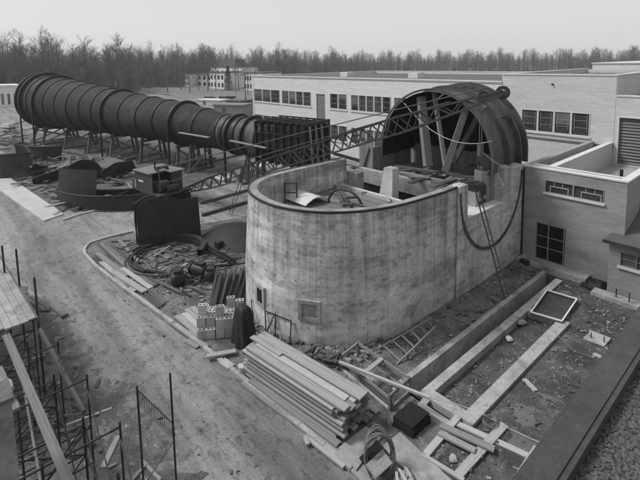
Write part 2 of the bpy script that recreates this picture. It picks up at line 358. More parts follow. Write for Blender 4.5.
def kerb_run(pts, wd, z0, z1, name, mat, label, cat, seg=1.2):
    t = thing(name, label, cat, (pts[0][0], pts[0][1], 0))
    P = [Vector((p[0], p[1])) for p in pts]; acc = []
    for a, b in zip(P[:-1], P[1:]):
        n = max(1, round((b-a).length/seg))
        for i in range(n): acc.append((a+(b-a)*(i/n), a+(b-a)*((i+1)/n)))
    for a, b in acc:
        d = (b-a).normalized()*0.008
        h = (z1-z0)*(1+rnd.uniform(-.02, .02))
        board(t, 'kerb_stone', (a.x+d.x, a.y+d.y, z0+h/2), (b.x-d.x, b.y-d.y, z0+h/2), wd*(1+rnd.uniform(-.02, .02)), h, mat)
    return t
kp = [G(*q).xy for q in ((352, 471), (300, 427), (235, 373), (190, 337), (150, 307), (118, 284), (95, 266), (85, 255), (84, 250), (89, 244), (104, 239), (120, 235), (133, 232))]
kerb_run(kp, 0.16, 0, 0.11, 'kerb', 'concrete_plain', 'pale kerb edging curving round the work yard beside the dirt road', 'kerb')
kerb_run([G(*q).xy for q in ((62, 221), (80, 215), (104, 209), (132, 204), (142, 201), (160, 192))], 0.16, 0, 0.12, 'kerb', 'concrete_side', 'pale kerb along the yard of dark steel plates beyond the road', 'kerb')
# broad concrete sidewalk left of the plates: slabs
sw = thing('sidewalk', 'broad pale concrete sidewalk along the dirt road left of the steel plates', 'sidewalk', (-40, 6, 0))
o = struct(MB(), 'x', 'concrete_side') if False else None
c0, c1 = V(-36.0, 5.45, 0), V(-36.7, 6.85, 0); e0, e1 = V(-75, 1.2, 0), V(-75, 3.6, 0)
for k in range(13):
    a, b = k/13.0, (k+1)/13.0-0.0006
    q = [c0.lerp(e0, a), c0.lerp(e0, b), c1.lerp(e1, b), c1.lerp(e1, a)]
    obj(MB().prism(q, 0, 0.1), 'paving_slab', 'concrete_side', sw)

# ------------------------------------------------------------------ buildings behind
YF = 34.6
def XF(px, z=6.5, Y=YF):
    lo, hi = -200.0, 60.0            # X on the plane Y whose picture column is px
    d = None
    for _ in range(50):
        m = (lo+hi)/2; p = Vector((m, Y, z-CH)); x = 320+FPX*p.dot(rr)/p.dot(fw) if p.dot(fw) > 0.1 else -1e9
        if x < px: lo = m
        else: hi = m
    return (lo+hi)/2
def window(parent, x0, x1, z0, z1, Y, nx, nz, fmat='window_frame', glass='glass', sill=True, ft=0.05, mul=0.09, depth=0.12, blinds=False):
    """a steel window in a wall facing -Y: frame, mullions, panes; the frame is a part, the panes its sub-parts"""
    m = MB(); yb = Y-0.03
    m.b2((x0, yb, z0), (x0+ft, yb+depth, z1)).b2((x1-ft, yb, z0), (x1, yb+depth, z1))
    m.b2((x0+ft, yb, z0), (x1-ft, yb+depth, z0+ft)).b2((x0+ft, yb, z1-ft), (x1-ft, yb+depth, z1))
    wx = (x1-x0-2*ft)/nx
    for i in range(1, nx): m.b2((x0+ft+i*wx-mul/2, yb+0.004, z0+ft), (x0+ft+i*wx+mul/2, yb+depth-0.004, z1-ft))
    f = obj(m, 'window', fmat, parent)
    for i in range(nx):
        a, b = x0+ft+i*wx+(mul/2 if i else 0), x0+ft+(i+1)*wx-(mul/2 if i < nx-1 else 0)
        obj(MB().b2((a, Y+0.05, z0+ft), (b, Y+0.065, z1-ft)), 'pane', glass, f)
        if blinds and rnd.random() < 0.35:
            obj(MB().b2((a+0.03, Y+0.022, z1-ft-(z1-z0)*rnd.choice((.25, .4, .55))), (b-0.03, Y+0.048, z1-ft-0.002)), 'blind', 'blind', f)
        if nz > 1:
            bm_ = MB()
            for j in range(1, nz):
                zz = z0+ft+(z1-z0-2*ft)*j/nz; bm_.b2((a+0.12, Y+0.02, zz-0.018), (b-0.12, Y+0.049, zz+0.018))
            bm_.b2((a+0.12, Y+0.021, z0+ft+(z1-z0)*0.18), (a+0.155, Y+0.048, z1-ft-0.1)).b2((b-0.155, Y+0.021, z0+ft+(z1-z0)*0.18), (b-0.12, Y+0.048, z1-ft-0.1))
            obj(bm_, 'sash_bar', fmat if fmat != 'window_frame' else 'frame_grey', f)
    if sill:
        obj(MB().b2((x0-0.08, Y-0.09, z0-0.12), (x1+0.08, Y+0.02, z0-0.005)), 'sill', 'coping', f)
    return f
def wall_with_holes(x0, x1, z0, z1, Y, th, holes):
    """a wall along X facing -Y, real openings left for the windows"""
    m = MB(); xs = sorted(set([x0, x1]+[h[0] for h in holes]+[h[1] for h in holes])); zs = sorted(set([z0, z1]+[h[2] for h in holes]+[h[3] for h in holes]))
    for a, b in zip(xs[:-1], xs[1:]):
        run = None
        for c, d in zip(zs[:-1], zs[1:]):
            mx, mz = (a+b)/2, (c+d)/2
            if any(h[0] < mx < h[1] and h[2] < mz < h[3] for h in holes):
                if run: m.b2((a, Y, run[0]), (b, Y+th, run[1])); run = None
            else: run = (run[0], d) if run else (c, d)
        if run: m.b2((a, Y, run[0]), (b, Y+th, run[1]))
    return m

# long wing with two rows of windows
WZ = 9.1; xL = -53.4; xR = -17.05
wing = thing('office_wing', 'long pale two storey office wing with rows of steel windows behind the tunnel', 'building', (-36, YF, 0))
groups = [(254.2, 279.8, 3), (282, 311, 4), (330, 346.8, 2), (351, 391, 5), (394, 418, 3), (431, 470, 5)]
holes = []; wins = []
for a, b, n in groups:
    for z0, z1 in ((5.62, 7.38), (2.0, 3.8)):
        h = (XF(a), XF(b), z0, z1); holes.append(h); wins.append((h, n))
pan = (XF(316.3), XF(325), 2.0, 7.2)
obj(wall_with_holes(xL, xR, 0, WZ, YF, 0.35, holes+[pan]), 'wall', 'brick_hazed', wing)
obj(MB().b2((xL, YF+0.352, 0), (xL+0.35, YF+26, WZ)).b2((xL+0.35, YF+25.65, 0), (xR, YF+26, WZ)), 'wall', 'brick_hazed', wing)
obj(MB().b2((xL+0.36, YF+0.36, WZ-0.45), (xR, YF+25.6, WZ-0.3)), 'roof', 'roof_tar', wing)
cp = obj(MB().b2((xL-0.06, YF-0.06, WZ+0.002), (xR, YF+0.4, WZ+0.1)).b2((xL-0.06, YF+0.402, WZ+0.002), (xL+0.4, YF+26, WZ+0.1)).b2((xL+0.4, YF+25.6, WZ+0.002), (xR, YF+26, WZ+0.1)), 'coping', 'coping', wing)
obj(MB().b2((xL-0.02, YF-0.02, WZ-0.16), (xR-0.01, YF-0.002, WZ-0.1)), 'flashing', 'frame_grey', wing)
for k in range(3): obj(MB().b2((-46+k*12, YF+10, WZ-0.3), (-44.6+k*12, YF+11.4, WZ+0.35)), 'roof_hatch', 'coping', wing)
for h, n in wins: window(wing, h[0], h[1], h[2], h[3], YF, n, 3, blinds=True, ft=0.06, mul=0.14)
obj(MB().b2((pan[0], YF+0.1, pan[2]), (pan[1], YF+0.2, pan[3])), 'brick_panel', 'brick_panel', wing)
pier = MB()
obj(MB().b2((xL-0.03, YF-0.03, 0), (xL+0.3, YF-0.004, WZ-0.2)), 'corner_pier', 'coping', wing)
# the dark room behind the glass
obj(MB().b2((xL+0.4, YF+1.6, 0.1), (xR, YF+1.7, WZ-0.5)), 'inner_wall', 'inside_shade', wing)

# taller block
BZ = 9.72; bx0, bx1 = -17.0, -9.15
blk = thing('brick_block', 'tall pale brick block with one wide window above the low annex', 'building', (-13, YF, 0))
hb = (XF(521.5, 6.2), XF(590, 6.2), 5.42, 7.1)
yb_ = YF-0.02
obj(wall_with_holes(bx0, bx1, 0, BZ, yb_, 0.35, [hb]), 'wall', 'brick_pale', blk)
obj(MB().b2((bx0, yb_+0.352, 0), (bx0+0.3, YF+18, BZ)).b2((bx1-0.3, yb_+0.352, 0), (bx1, YF+18, BZ)).b2((bx0+0.3, YF+17.7, 0), (bx1-0.3, YF+18, BZ)), 'wall', 'brick_pale', blk)
obj(MB().b2((bx0+0.31, yb_+0.36, BZ-0.5), (bx1-0.31, YF+17.6, BZ-0.35)), 'roof', 'roof_tar', blk)
obj(MB().b2((bx0-0.05, yb_-0.05, BZ+0.002), (bx1+0.05, yb_+0.4, BZ+0.09)).b2((bx0-0.05, yb_+0.4, BZ+0.002), (bx0+0.35, YF+18, BZ+0.09)).b2((bx1-0.35, yb_+0.4, BZ+0.002), (bx1+0.05, YF+18, BZ+0.09)), 'coping', 'coping', blk)
window(blk, hb[0], hb[1], hb[2], hb[3], yb_, 4, 3, ft=0.06, mul=0.13, blinds=True)
obj(MB().b2((hb[0]-0.3, YF+1.5, 5), (hb[1]+0.3, YF+1.6, 7.6)), 'inner_wall', 'inside_shade', blk)
obj(MB().tube([(-13.2, yb_-0.14, 9.05), (-13.2, yb_-0.002, 9.05)], 0.07, 8), 'wall_lamp', 'steel_black', blk)
obj(MB().b2((bx0+2, yb_-0.02, 4.82), (bx1, yb_-0.002, 5.0)), 'flashing', 'slat_metal', blk)

# right-hand part with the big slatted door
rx0, rx1 = bx1+0.02, 6.0
rb = thing('garage_block', 'lower pale brick block with a big dark slatted door at the right edge', 'building', (-6, YF, 0))
dx0, dx1 = XF(618.5, 5.5), XF(618.5, 5.5)+3.4
hd = (dx0, dx1, 3.8, 6.95); RZ = 8.35
obj(wall_with_holes(rx0, rx1, 0, RZ, YF-0.03, 0.35, [hd]), 'wall', 'brick_pale', rb)
obj(MB().b2((rx0, YF-0.08, RZ+0.002), (rx1, YF+0.4, RZ+0.09)), 'coping', 'coping', rb)
obj(MB().b2((rx0+0.01, YF+0.4, RZ-0.4), (rx1, YF+14, RZ-0.2)), 'roof', 'roof_tar', rb)
dr = obj(MB().b2((dx0, YF+0.16, 3.8), (dx1, YF+0.2, 6.95)), 'slatted_door', 'slat_metal', rb)
for k in range(15):
    z = 3.83+k*0.207; m = MB(); m.add([(dx0+0.02, YF+0.158, z), (dx1-0.02, YF+0.158, z), (dx1-0.02, YF+0.06, z+0.03), (dx0+0.02, YF+0.06, z+0.03), (dx0+0.02, YF+0.158, z+0.19), (dx1-0.02, YF+0.158, z+0.19)], [(0, 3, 2, 1), (3, 4, 5, 2), (0, 4, 3), (1, 2, 5), (0, 1, 5, 4)])
    obj(m, 'slat', 'slat_metal', dr)
obj(MB().b2((dx0-0.1, YF-0.07, 3.8), (dx0, YF-0.032, 7.05)).b2((dx0, YF-0.07, 6.95), (dx1, YF-0.032, 7.05)), 'door_frame', 'coping', rb)
# another roof behind it
hb2 = thing('rear_hall', 'pale hall whose flat roof shows behind the taller brick block', 'building', (0, 62, 0))
obj(MB().b2((-18.5, 60, 0), (25, 85, 10.2)), 'wall', 'brick_hazed', hb2)
obj(MB().b2((-18.6, 59.9, 10.202), (25.1, 85.1, 10.32)), 'coping', 'coping', hb2)
obj(MB().b2((-6.9, YF+6, RZ-0.2), (-6.0, YF+6.9, RZ+1.3)), 'chimney', 'brick_panel', rb)

# low annex in front
YA = 24.0; AZ = 5.16; ax0, ax1 = -10.62, -5.68
an = thing('low_annex', 'low grey brick annex with strip window and dark glazed door beside the concrete tank', 'building', (-8, YA, 0))
wz = [(-9.32, -6.62, 3.98, 4.62)]; hdoor = (-9.72, -8.24, 0.25, 2.25)
obj(wall_with_holes(ax0, ax1, 0, AZ, YA, 0.3, wz+[hdoor]), 'wall', 'brick_dark_shade', an)
obj(MB().b2((ax1-0.3, YA+0.302, 0), (ax1, YF-0.05, AZ)), 'wall', 'brick_dark_shade', an)
obj(MB().b2((ax0, YA+0.302, 0), (ax0+0.3, YF-0.05, AZ)), 'wall', 'brick_dark_shade', an)
obj(MB().b2((-9.45, YA+0.9, 3.6), (-9.2, YF-0.05, AZ)), 'cross_parapet', 'brick_pale', an)
obj(MB().b2((-9.49, YA+0.86, AZ+0.002), (-9.16, YF-0.06, AZ+0.07)), 'coping', 'coping', an)
obj(MB().b2((ax0-0.02, YA-0.04, AZ+0.002), (ax1+0.04, YA+0.3, AZ+0.075)).b2((ax1-0.32, YA+0.3, AZ+0.002), (ax1+0.04, YF-0.06, AZ+0.075)), 'coping', 'coping', an)
obj(MB().b2((ax0+0.31, YA+0.66, AZ-0.1), (ax1-0.33, YA+0.9, AZ+0.05)).b2((ax0+0.31, YA+0.67, 4), (ax1-0.33, YA+0.89, AZ-0.1)), 'inner_coping', 'coping', an)
obj(MB().b2((ax0+0.3, YA+0.3, 4.65), (-9.452, YF-0.06, 4.78)), 'roof', 'roof_light', an)
obj(MB().b2((-9.198, YA+0.3, 3.6), (ax1-0.3, YF-0.06, 3.74)), 'roof', 'roof_light', an)
obj(MB().tube([(-6.35, YA+1.6, 3.74), (-6.35, YA+1.6, 5.4)], 0.08, 8), 'vent_pipe', 'steel_black', an)
window(an, -9.32, -6.62, 3.98, 4.62, YA, 2, 1, fmat='frame_grey', ft=0.025, mul=0.07)
for a in (-9.1, -7.62):
    obj(MB().b2((a, YA+0.02, 4.02), (a+0.025, YA+0.05, 4.33)).b2((a+0.87, YA+0.02, 4.02), (a+0.895, YA+0.05, 4.33)).b2((a+0.025, YA+0.02, 4.305), (a+0.87, YA+0.05, 4.33)).b2((a+0.2, YA+0.02, 4.34), (a+0.22, YA+0.05, 4.58)).b2((a+0.6, YA+0.02, 4.34), (a+0.62, YA+0.05, 4.58)), 'hopper_sash', 'window_frame', an)
dd = obj(MB().b2((-9.72, YA+0.05, 0.25), (-8.24, YA+0.1, 2.25)), 'door', 'glass_dark', an)
fr_ = MB()
for x in (-9.72, -9.1, -8.33): fr_.b2((x, YA+0.0, 0.25), (x+0.05, YA+0.049, 2.25))
for z in (0.9, 1.5): fr_.b2((-9.67, YA+0.003, z), (-8.33, YA+0.047, z+0.035))
fr_.b2((-9.67, YA+0.003, 2.2), (-8.28, YA+0.047, 2.25))
obj(fr_, 'door_frame', 'frame_grey', dd)
obj(MB().b2((ax1-0.02, YA+2.4, 3.2), (ax1+0.02, YA+4.2, 4.2)), 'side_window', 'glass', an)
obj(MB().b2((ax1, YA+2.3, 3.1), (ax1+0.06, YA+4.3, 3.2)), 'sill', 'coping', an)

obj(MB().b2((-10.49, YA-0.06, 0), (-10.4, YA-0.002, AZ-0.1)), 'joint_strip', 'steel_dark', an)
# shed at the far right
sh = thing('brick_shed', 'small grey brick shed with dark overhanging roof at the right edge', 'shed', (-4, 23, 0))
obj(wall_with_holes(-6.0, 0.5, 0, 2.5, 22.98, 0.2, [(-5.55, -4.3, 1.55, 2.2)]), 'wall', 'brick_dark_shade', sh)
obj(MB().b2((-6.0, 23.182, 0), (-5.8, 23.98, 2.5)), 'wall', 'brick_dark_shade', sh)
rm = MB(); rm.b2((-6.2, 22.75, 2.502), (0.6, 23.96, 2.64)); obj(rm, 'roof', 'roof_tar', sh)
rs = MB(); A = [V(-5.66, 23.97, 2.64), V(0.6, 23.97, 2.64), V(0.6, 27.5, 3.6), V(-5.66, 27.5, 3.6)]; rs.add(A+[a-V(0, 0, 0.12) for a in A], [(0, 1, 2, 3), (7, 6, 5, 4), (0, 4, 5, 1), (1, 5, 6, 2), (2, 6, 7, 3), (3, 7, 4, 0)]); obj(rs, 'roof', 'roof_tar', sh)
obj(MB().b2((-6.22, 22.7, 2.52), (0.6, 22.746, 2.66)), 'fascia', 'coping_dark', sh)
window(sh, -5.55, -4.3, 1.55, 2.2, 22.98, 2, 1, fmat='frame_grey', ft=0.03, mul=0.03)
obj(MB().b2((-5.5, 22.985, 1.86), (-4.35, 23.02, 1.885)), 'glazing_bar', 'frame_grey', sh)

# concrete ledges at the foot of the annex and the shed
solo(MB().b2((-10.38, 23.25, 0.0), (-7.0, 23.985, 0.22)), 'concrete_ledge', 'concrete_plain', 'long pale concrete ledge along the foot of the annex under the glazed door', 'ledge')
lg = thing('concrete_footing', 'pale concrete footing with anchor bolts in front of the small shed', 'footing', (-5.4, 22.5, 0))
obj(MB().b2((-6.45, 22.25, 0), (-3.0, 22.85, 0.2)), 'block', 'concrete_plain', lg)
for x in (-5.5, -5.0): obj(MB().tube([(x, 22.5, 0.2), (x, 22.5, 0.62)], 0.025, 6), 'anchor_bolt', 'steel_dark', lg)
tp = rough_sheet([(-7.1, 22.7), (-5.9, 22.7), (-5.9, 24.0), (-7.1, 24.0)], 0.1, 0.12, 0.28, 4)
solo(MB().add(tp.v, tp.f), 'tarpaulin', 'tarp', 'crumpled dark tarpaulin in the corner between annex and shed', 'tarpaulin', smooth=True)

# ------------------------------------------------------------------ concrete tank
TZ = 5.28
plan = [(-19.2, 18.65), (-19.2, 16.5), (-19.2, 14.4), (-19.08, 13.2), (-18.75, 12.2), (-18.2, 11.42), (-17.5, 10.88), (-16.8, 10.56), (-16.1, 10.38), (-15.3, 10.28), (-14.5, 10.33), (-13.8, 10.52), (-13.1, 10.85), (-12.5, 11.3), (-11.98, 11.9), (-11.55, 12.62), (-11.2, 13.5), (-10.96, 14.5), (-10.8, 15.6), (-10.66, 16.6), (-10.58, 17.5)]
def catmull(p, n):
    out = []; p = [Vector((q[0], q[1])) for q in p]
    for i in range(len(p)-1):
        a, b, c, d = p[max(i-1, 0)], p[i], p[i+1], p[min(i+2, len(p)-1)]
        for k in range(n):
            t = k/n; out.append(0.5*((2*b)+(c-a)*t+(2*a-5*b+4*c-d)*t*t+(3*b-3*c+d-a)*t**3))
    out.append(p[-1]); return out
plan = [(x*k_, y*k_) for (x, y), k_ in zip(plan, [0.975]*17+[0.978, 0.983, 0.99, 1.0])]
outer = catmull(plan, 3)
def offset(pl, d):
    o = []
    for i, p in enumerate(pl):
        t = (pl[min(i+1, len(pl)-1)]-pl[max(i-1, 0)]).normalized(); n = Vector((-t.y, t.x)); o.append(p+n*d)
    return o
inner = offset(outer, 0.42)
tank = thing('concrete_tank', 'big round-fronted concrete tank with stained board-marked walls in the middle of the site', 'tank', (-15, 15, 0))
# openings in the curved wall: (near px on wall) small dark doorway and a shallow framed panel
m = MB(); m.uv = []
arc = [0.0]
for a, b in zip(outer[:-1], outer[1:]): arc.append(arc[-1]+(b-a).length)
def flare(p): t = max(0.0, min(1.0, (15.5-p.y)/3.5)); return 0.36*t*t*(3-2*t)
def flared(z): return [p+(q-p)*flare(p)*(1-z/TZ) for p, q in zip(outer, offset(outer, -1.0))]
def wall_rows(pl, zs): return [[Vector((p.x, p.y, z)) for p in (flared(z) if pl is outer else pl)] for z in zs]
def find_seg(px, py, z):
    best = None
    for i, p in enumerate(outer):
        d = Vector((p.x, p.y, z-CH)); x = 320+FPX*d.dot(rr)/d.dot(fw)
        if p.y < 14.8 and (best is None or abs(x-px) < best[0]): best = (abs(x-px), i)
    return best[1]
zs = [-0.3, 0.0, 1.0, 2.0, 3.0, 4.0, TZ]
m.grid(wall_rows(outer, zs)); m.uv += [(arc[i], z) for z in zs for i in range(len(outer))]
m.grid(wall_rows(inner, [3.0, TZ]), flip=True); m.uv += [(arc[i]+37, z) for z in (3.0, TZ) for i in range(len(inner))]
rt = MB(); rt.grid([[Vector((p.x, p.y, TZ)) for p in outer], [Vector((p.x, p.y, TZ)) for p in inner]]); obj(rt, 'rim_top', 'concrete_old', tank)
e = len(m.v); m.add([(outer[0].x, outer[0].y, -0.3), (inner[0].x, inner[0].y, -0.3), (inner[0].x, inner[0].y, TZ), (outer[0].x, outer[0].y, TZ)], [(0, 1, 2, 3)]); m.uv += [(0.1, 0), (0.5, 0), (0.5, TZ), (0.1, TZ)]
obj(m, 'curved_wall', 'concrete', tank, smooth=True)
# dark steel lip along the outer edge of the rim
lip = MB(); lo = offset(outer, -0.03)
lip.grid([[Vector((p.x, p.y, TZ-0.05)) for p in lo], [Vector((p.x, p.y, TZ+0.035)) for p in lo], [Vector((p.x, p.y, TZ+0.035)) for p in offset(outer, 0.05)]])
obj(lip, 'rim_lip', 'steel_dark', tank)
# flat wall with the notch at its top, towards the annex
def uvbox(a, b):
    mb = MB(); mb.b2(a, b); mb.uv = [(p.y+p.x+50, p.z+0.2) for p in mb.v]; return mb
XO, XI = -10.5, -11.0
flat = [uvbox((XI, 17.5, -0.3), (XO, 18.3, TZ)), uvbox((XI, 18.302, -0.3), (XO, 21.7, 3.62)), uvbox((XI, 21.702, -0.3), (XO, 23.97, 4.35))]
for fb in flat: obj(fb, 'flat_wall', 'concrete', tank)
obj(uvbox((XI, 21.75, 4.352), (XO+0.001, 22.6, TZ+0.15)), 'pier', 'concrete', tank)
obj(uvbox((XI, 22.602, 4.352), (XO+0.002, 23.96, TZ)), 'pier', 'concrete', tank)
obj(MB().b2((XI-0.5, 18.32, 3.622), (XO+0.06, 21.69, 3.7)), 'notch_sill', 'concrete_pale', tank)
obj(uvbox((XO+0.001, 17.45, 0), (XO+0.03, 17.75, TZ-0.02)), 'corner_strip', 'concrete', tank)
# half ring of the tunnel opening set into the flat wall
ringo = []; cy_, cz_, ra = 20.68, 5.0, 3.12
rm1 = MB(); rows = []
for rr_, xx in ((ra+0.02, XO-0.01), (ra+0.02, XO+0.06), (ra-0.11, XO+0.06), (ra-0.11, XO-0.01)):
    rows.append([Vector((xx, cy_+rr_*math.cos(a), cz_+rr_*1.1*math.sin(a))) for a in [math.pi*(1.0+k/40) for k in range(41)]])
rm1.grid(rows); obj(rm1, 'opening_ring', 'steel_shell', tank, smooth=True)
rf = MB(); rows = []
for rr_ in (ra-0.125, 0.05):
    rows.append([Vector((XO+0.025, cy_+rr_*math.cos(a), min(cz_+rr_*1.1*math.sin(a), 3.6))) for a in [math.pi*(1.0+k/40) for k in range(41)]])
# inside: deck, cross wall, pit, buttress
dz = 3.75
dk = thing('timber_deck', 'weathered plank deck inside the round end of the tank', 'deck', (-15, 14.5, dz))
def span(y):   # chord of the inner wall at y
    xs = []
    for a, b in zip(inner[:-1], inner[1:]):
        if (a.y-y)*(b.y-y) <= 0 and a.y != b.y: xs.append(a.x+(b.x-a.x)*(y-a.y)/(b.y-a.y))
    return (min(xs), max(xs)) if len(xs) >= 2 else None
y = 11.0
while y < 17.75:
    s_ = span(y+0.12)
    if s_: board(dk, 'deck_board', (s_[0]+0.02, y+0.12, dz-0.03+rnd.uniform(-.01, .01)), (s_[1]-0.02, y+0.12, dz-0.03+rnd.uniform(-.01, .01)), 0.225, 0.06, 'deck_wood')
    y += 0.24
solo(MB().b2((-18.72, 17.78, dz-0.5), (-11.05, 18.0, dz+0.04)), 'concrete_edge', 'concrete_pale', 'pale concrete edge beam closing off the plank deck inside the tank', 'beam')
obj(MB().b2((-18.9, 19.9, 3.5), (XI-0.002, 20.25, 4.35)), 'cross_wall', 'concrete_plain', tank)
obj(MB().b2((-18.9, 20.0, 0.1), (XI-0.002, 20.2, 3.498)), 'pit_shade', 'inside_shade', tank)  # black sheet and floor carry the shade of the deep pit
obj(MB().b2((-18.75, 18.1, 0.0), (XI, 19.9, 0.05)), 'pit_floor', 'inside_shade', tank)
obj(MB().b2((-19.0, 20.25, 3.9), (XI, 25.6, 4.1)), 'upper_floor', 'concrete_old', tank)
obj(MB().b2((-19.2, 18.66, -0.3), (-18.78, 19.8, 2.2)), 'low_wall', 'concrete_plain', tank)
obj(MB().b2((-19.2, 19.82, -0.3), (-18.78, 25.6, 4.1)), 'flank_wall', 'concrete_old', tank)
fl_ = thing('timber_formwork', 'short return of upright form boards at the left foot of the steel shell', 'formwork', (-18.8, 20.5, 4.1))
for k in range(4): board(fl_, 'form_board', (-19.25+0.29*k, 20.45, 4.1), (-19.25+0.29*k, 20.45, 5.95+rnd.uniform(-.06, .06)), 0.275, 0.05, 'wood_old', up=(0, 1, 0))
for k in range(13): board(fl_, 'form_board', (-18.25, 20.65+0.29*k, 4.1), (-18.25, 20.65+0.29*k, 5.65), 0.275, 0.05, 'wood_old', up=(1, 0, 0))
board(fl_, 'brace', (-19.0, 20.35, 4.15), (-18.5, 20.4, 5.6), 0.1, 0.06, 'wood_dark')
board(None, 'dark_pipe', WY(334, 153.5, 32.5), WY(380, 166.5, 32.5), 0.3, 0.28, 'steel_dark', label='long dark pipe running along the ground before the office wing', cat='pipe')
obj(MB().b2((-18.5, 18.3, 2.2), (-17.6, 18.9, 4.5)), 'stub_pier', 'concrete_plain', tank)
bt = MB(); bt.add([(-16.3, 18.3, 1.5), (-15.0, 18.3, 1.5), (-14.95, 18.3, 5.2), (-15.55, 18.3, 5.2), (-16.3, 18.85, 1.5), (-15.0, 18.85, 1.5), (-14.95, 18.85, 5.2), (-15.55, 18.85, 5.2)], [(0, 1, 2, 3), (5, 4, 7, 6), (1, 5, 6, 2), (4, 0, 3, 7), (3, 2, 6, 7), (0, 4, 5, 1)])
obj(bt, 'buttress', 'concrete_pale', tank)
# framed niches on the outside
def on_wall(px, py):
    """point on the curved wall seen at a picture point, and the outward direction there"""
    best = None
    for i in range(len(outer)-1):
        for t in (0, .25, .5, .75):
            p = outer[i].lerp(outer[i+1], t); d = ray(px, py); k = p.x/d.x; e_ = abs(d.y*k-p.y)
            if p.y < 14.8 and (best is None or e_ < best[0]):
                tn = (outer[i+1]-outer[i]).normalized(); n_ = Vector((tn.y, -tn.x, 0)); zz = CH+d.z*k; best = (e_, Vector((p.x, p.y, zz))+n_*flare(p)*(1-zz/TZ), n_, Vector((tn.x, tn.y, 0)))
    return best[1:]
def niche(px, py, wd, ht, inner_mat, frame_mat):
    p, n, t = on_wall(px, py); fm = Matrix(((t.x, n.x, 0), (t.y, n.y, 0), (0, 0, 1)))
    def q(a, b, c): return p+t*a+n*b+Vector((0, 0, c))
    f = MB(); fw_ = 0.14
    for (a, c, w_, h_) in ((-wd/2-fw_/2, 0, fw_, ht+2*fw_), (wd/2+fw_/2, 0, fw_, ht+2*fw_), (0, ht/2+fw_/2, wd, fw_), (0, -ht/2-fw_/2, wd, fw_)):
        f.box(q(a, 0.015, c), (w_, 0.09, h_), fm)
    fo = obj(f, 'niche_frame', frame_mat, tank)
    obj(MB().box(q(0, 0.012, 0), (wd, 0.05, ht), fm), 'niche_back', inner_mat, fo)
niche(266.5, 293, 0.42, 0.62, 'inside_shade', 'concrete_plain')  # no opening is cut: a near-black panel stands for the dark doorway
niche(312, 306.5, 0.62, 0.55, 'concrete_old', 'concrete_plain')
# tie holes
th = MB()
for zz in (0.75, 1.6, 2.5, 3.4, 4.3):
    for i in range(2, len(outer)-1, 2):
        p = outer[i]; n = (outer[i+1]-outer[i-1]).normalized(); fm = Matrix(((n.x, n.y, 0), (n.y, -n.x, 0), (0, 0, 1)))
        if rnd.random() < 0.45: th.box(Vector((p.x, p.y, zz+rnd.uniform(-.03, .03)))+Vector((n.y, -n.x, 0))*(0.004+flare(p)*(1-zz/TZ)), (0.045, 0.03, 0.045), fm)
obj(th, 'tie_bolt', 'concrete_old', tank)['kind'] = 'stuff'

# things on the deck
pr = thing('pipe_rail', 'thin pipe handrail standing on the deck by the curved wall', 'railing', (-17.6, 12.6, dz))
def rail(p0, p1, h):
    obj(MB().tube([p0, p0+V(0, 0, h)], 0.035, 6), 'post', 'steel_dark', pr); obj(MB().tube([p1, p1+V(0, 0, h)], 0.035, 6), 'post', 'steel_dark', pr)
    obj(MB().tube([p0+V(0, 0, h*0.95), p1+V(0, 0, h*0.95)], 0.03, 6), 'rail', 'steel_dark', pr); obj(MB().tube([p0+V(0, 0, h*0.5), p1+V(0, 0, h*0.5)], 0.03, 6), 'rail', 'steel_dark', pr)
rail(G(285, 203, dz), G(297, 203, dz), 1.1)
for q, h in (((290, 193), 1.1), ((299, 193), 1.1), ((275, 198), 0.9)): 
    p = G(*q, dz); solo(MB().tube([p, p+V(0, 0, h)], 0.035, 6), 'pipe_post', 'steel_dark', {290: 'thin bare pipe upright on the tank deck, the middle of three', 299: 'thin bare pipe upright on the tank deck, nearest the end of the wall', 275: 'short bare pipe upright on the tank deck, nearest the round rim'}[q[0]], 'pipe', group='bare pipes upright on the tank deck')
cs = MB(); rows = []
for i in range(7):
    t = i/6; rows.append([G(302+26*t, 193+9*t+0*k, dz)+V(0, -0.0, 0.1)+Vector((0.0, -1.5*k/6, 0.28*math.sin(math.pi*k/6))) for k in range(7)])
cs.solid(rows, -0.05); solo(cs, 'curved_sheet', 'concrete_pale', 'pale curved sheet lying on the tank deck', 'sheet', smooth=True)
ar = MB(); c = G(345, 206, dz); 
ar.tube([c+V(-1.0*math.cos(a), -0.2*math.cos(a), 0.85*math.sin(a)) for a in [math.pi*k/14 for k in range(15)]], 0.06, 6); solo(ar, 'bent_pipe', 'steel_dark', 'black bent pipe arching up from the tank deck', 'pipe', smooth=True)
jt = thing('timber_heap', 'jumble of dark timbers dumped on the tank deck', 'timber heap', (c.x, c.y, dz))
for k, (a, b) in enumerate((((335, 186), (344, 206)), ((338, 188), (352, 208)), ((342, 205), (362, 204)), ((345, 198), (357, 197)), ((352, 203), (366, 207)))):
    board(jt, 'timber', G(*a, dz+0.15+0.1*k), G(*b, dz+0.06+0.08*k), 0.14, 0.1, 'wood_dark')
for k in range(16):
    px, py = rnd.uniform(305, 400), rnd.uniform(186, 206); p = G(px, py, dz+.05+.02*(k % 3)); a_ = rnd.uniform(0, 3.14); l = rnd.uniform(.4, 1.6)
    if span(p.y) and span(p.y)[0]+.9 < p.x < span(p.y)[1]-.9: board(jt, 'timber', p, p+V(l*math.cos(a_), l*.4*math.sin(a_), .03), rnd.uniform(.08, .2), .04, rnd.choice(('wood_dark', 'wood_old', 'wood_new')))
hp = rough_sheet([(-15.6, 12.3), (-14.2, 12.3), (-14.2, 13.3), (-15.6, 13.3)], dz+0.01, 0.12, 0.3, 8)
solo(hp, 'rubble_heap', 'concrete_pale', 'small pale heap of rubble on the deck under the bent pipe', 'rubble')
obj(MB().b2((-19.1, 18.7, 2.2), (-18.0, 19.8, 2.3)), 'ledge', 'concrete_plain', tank)
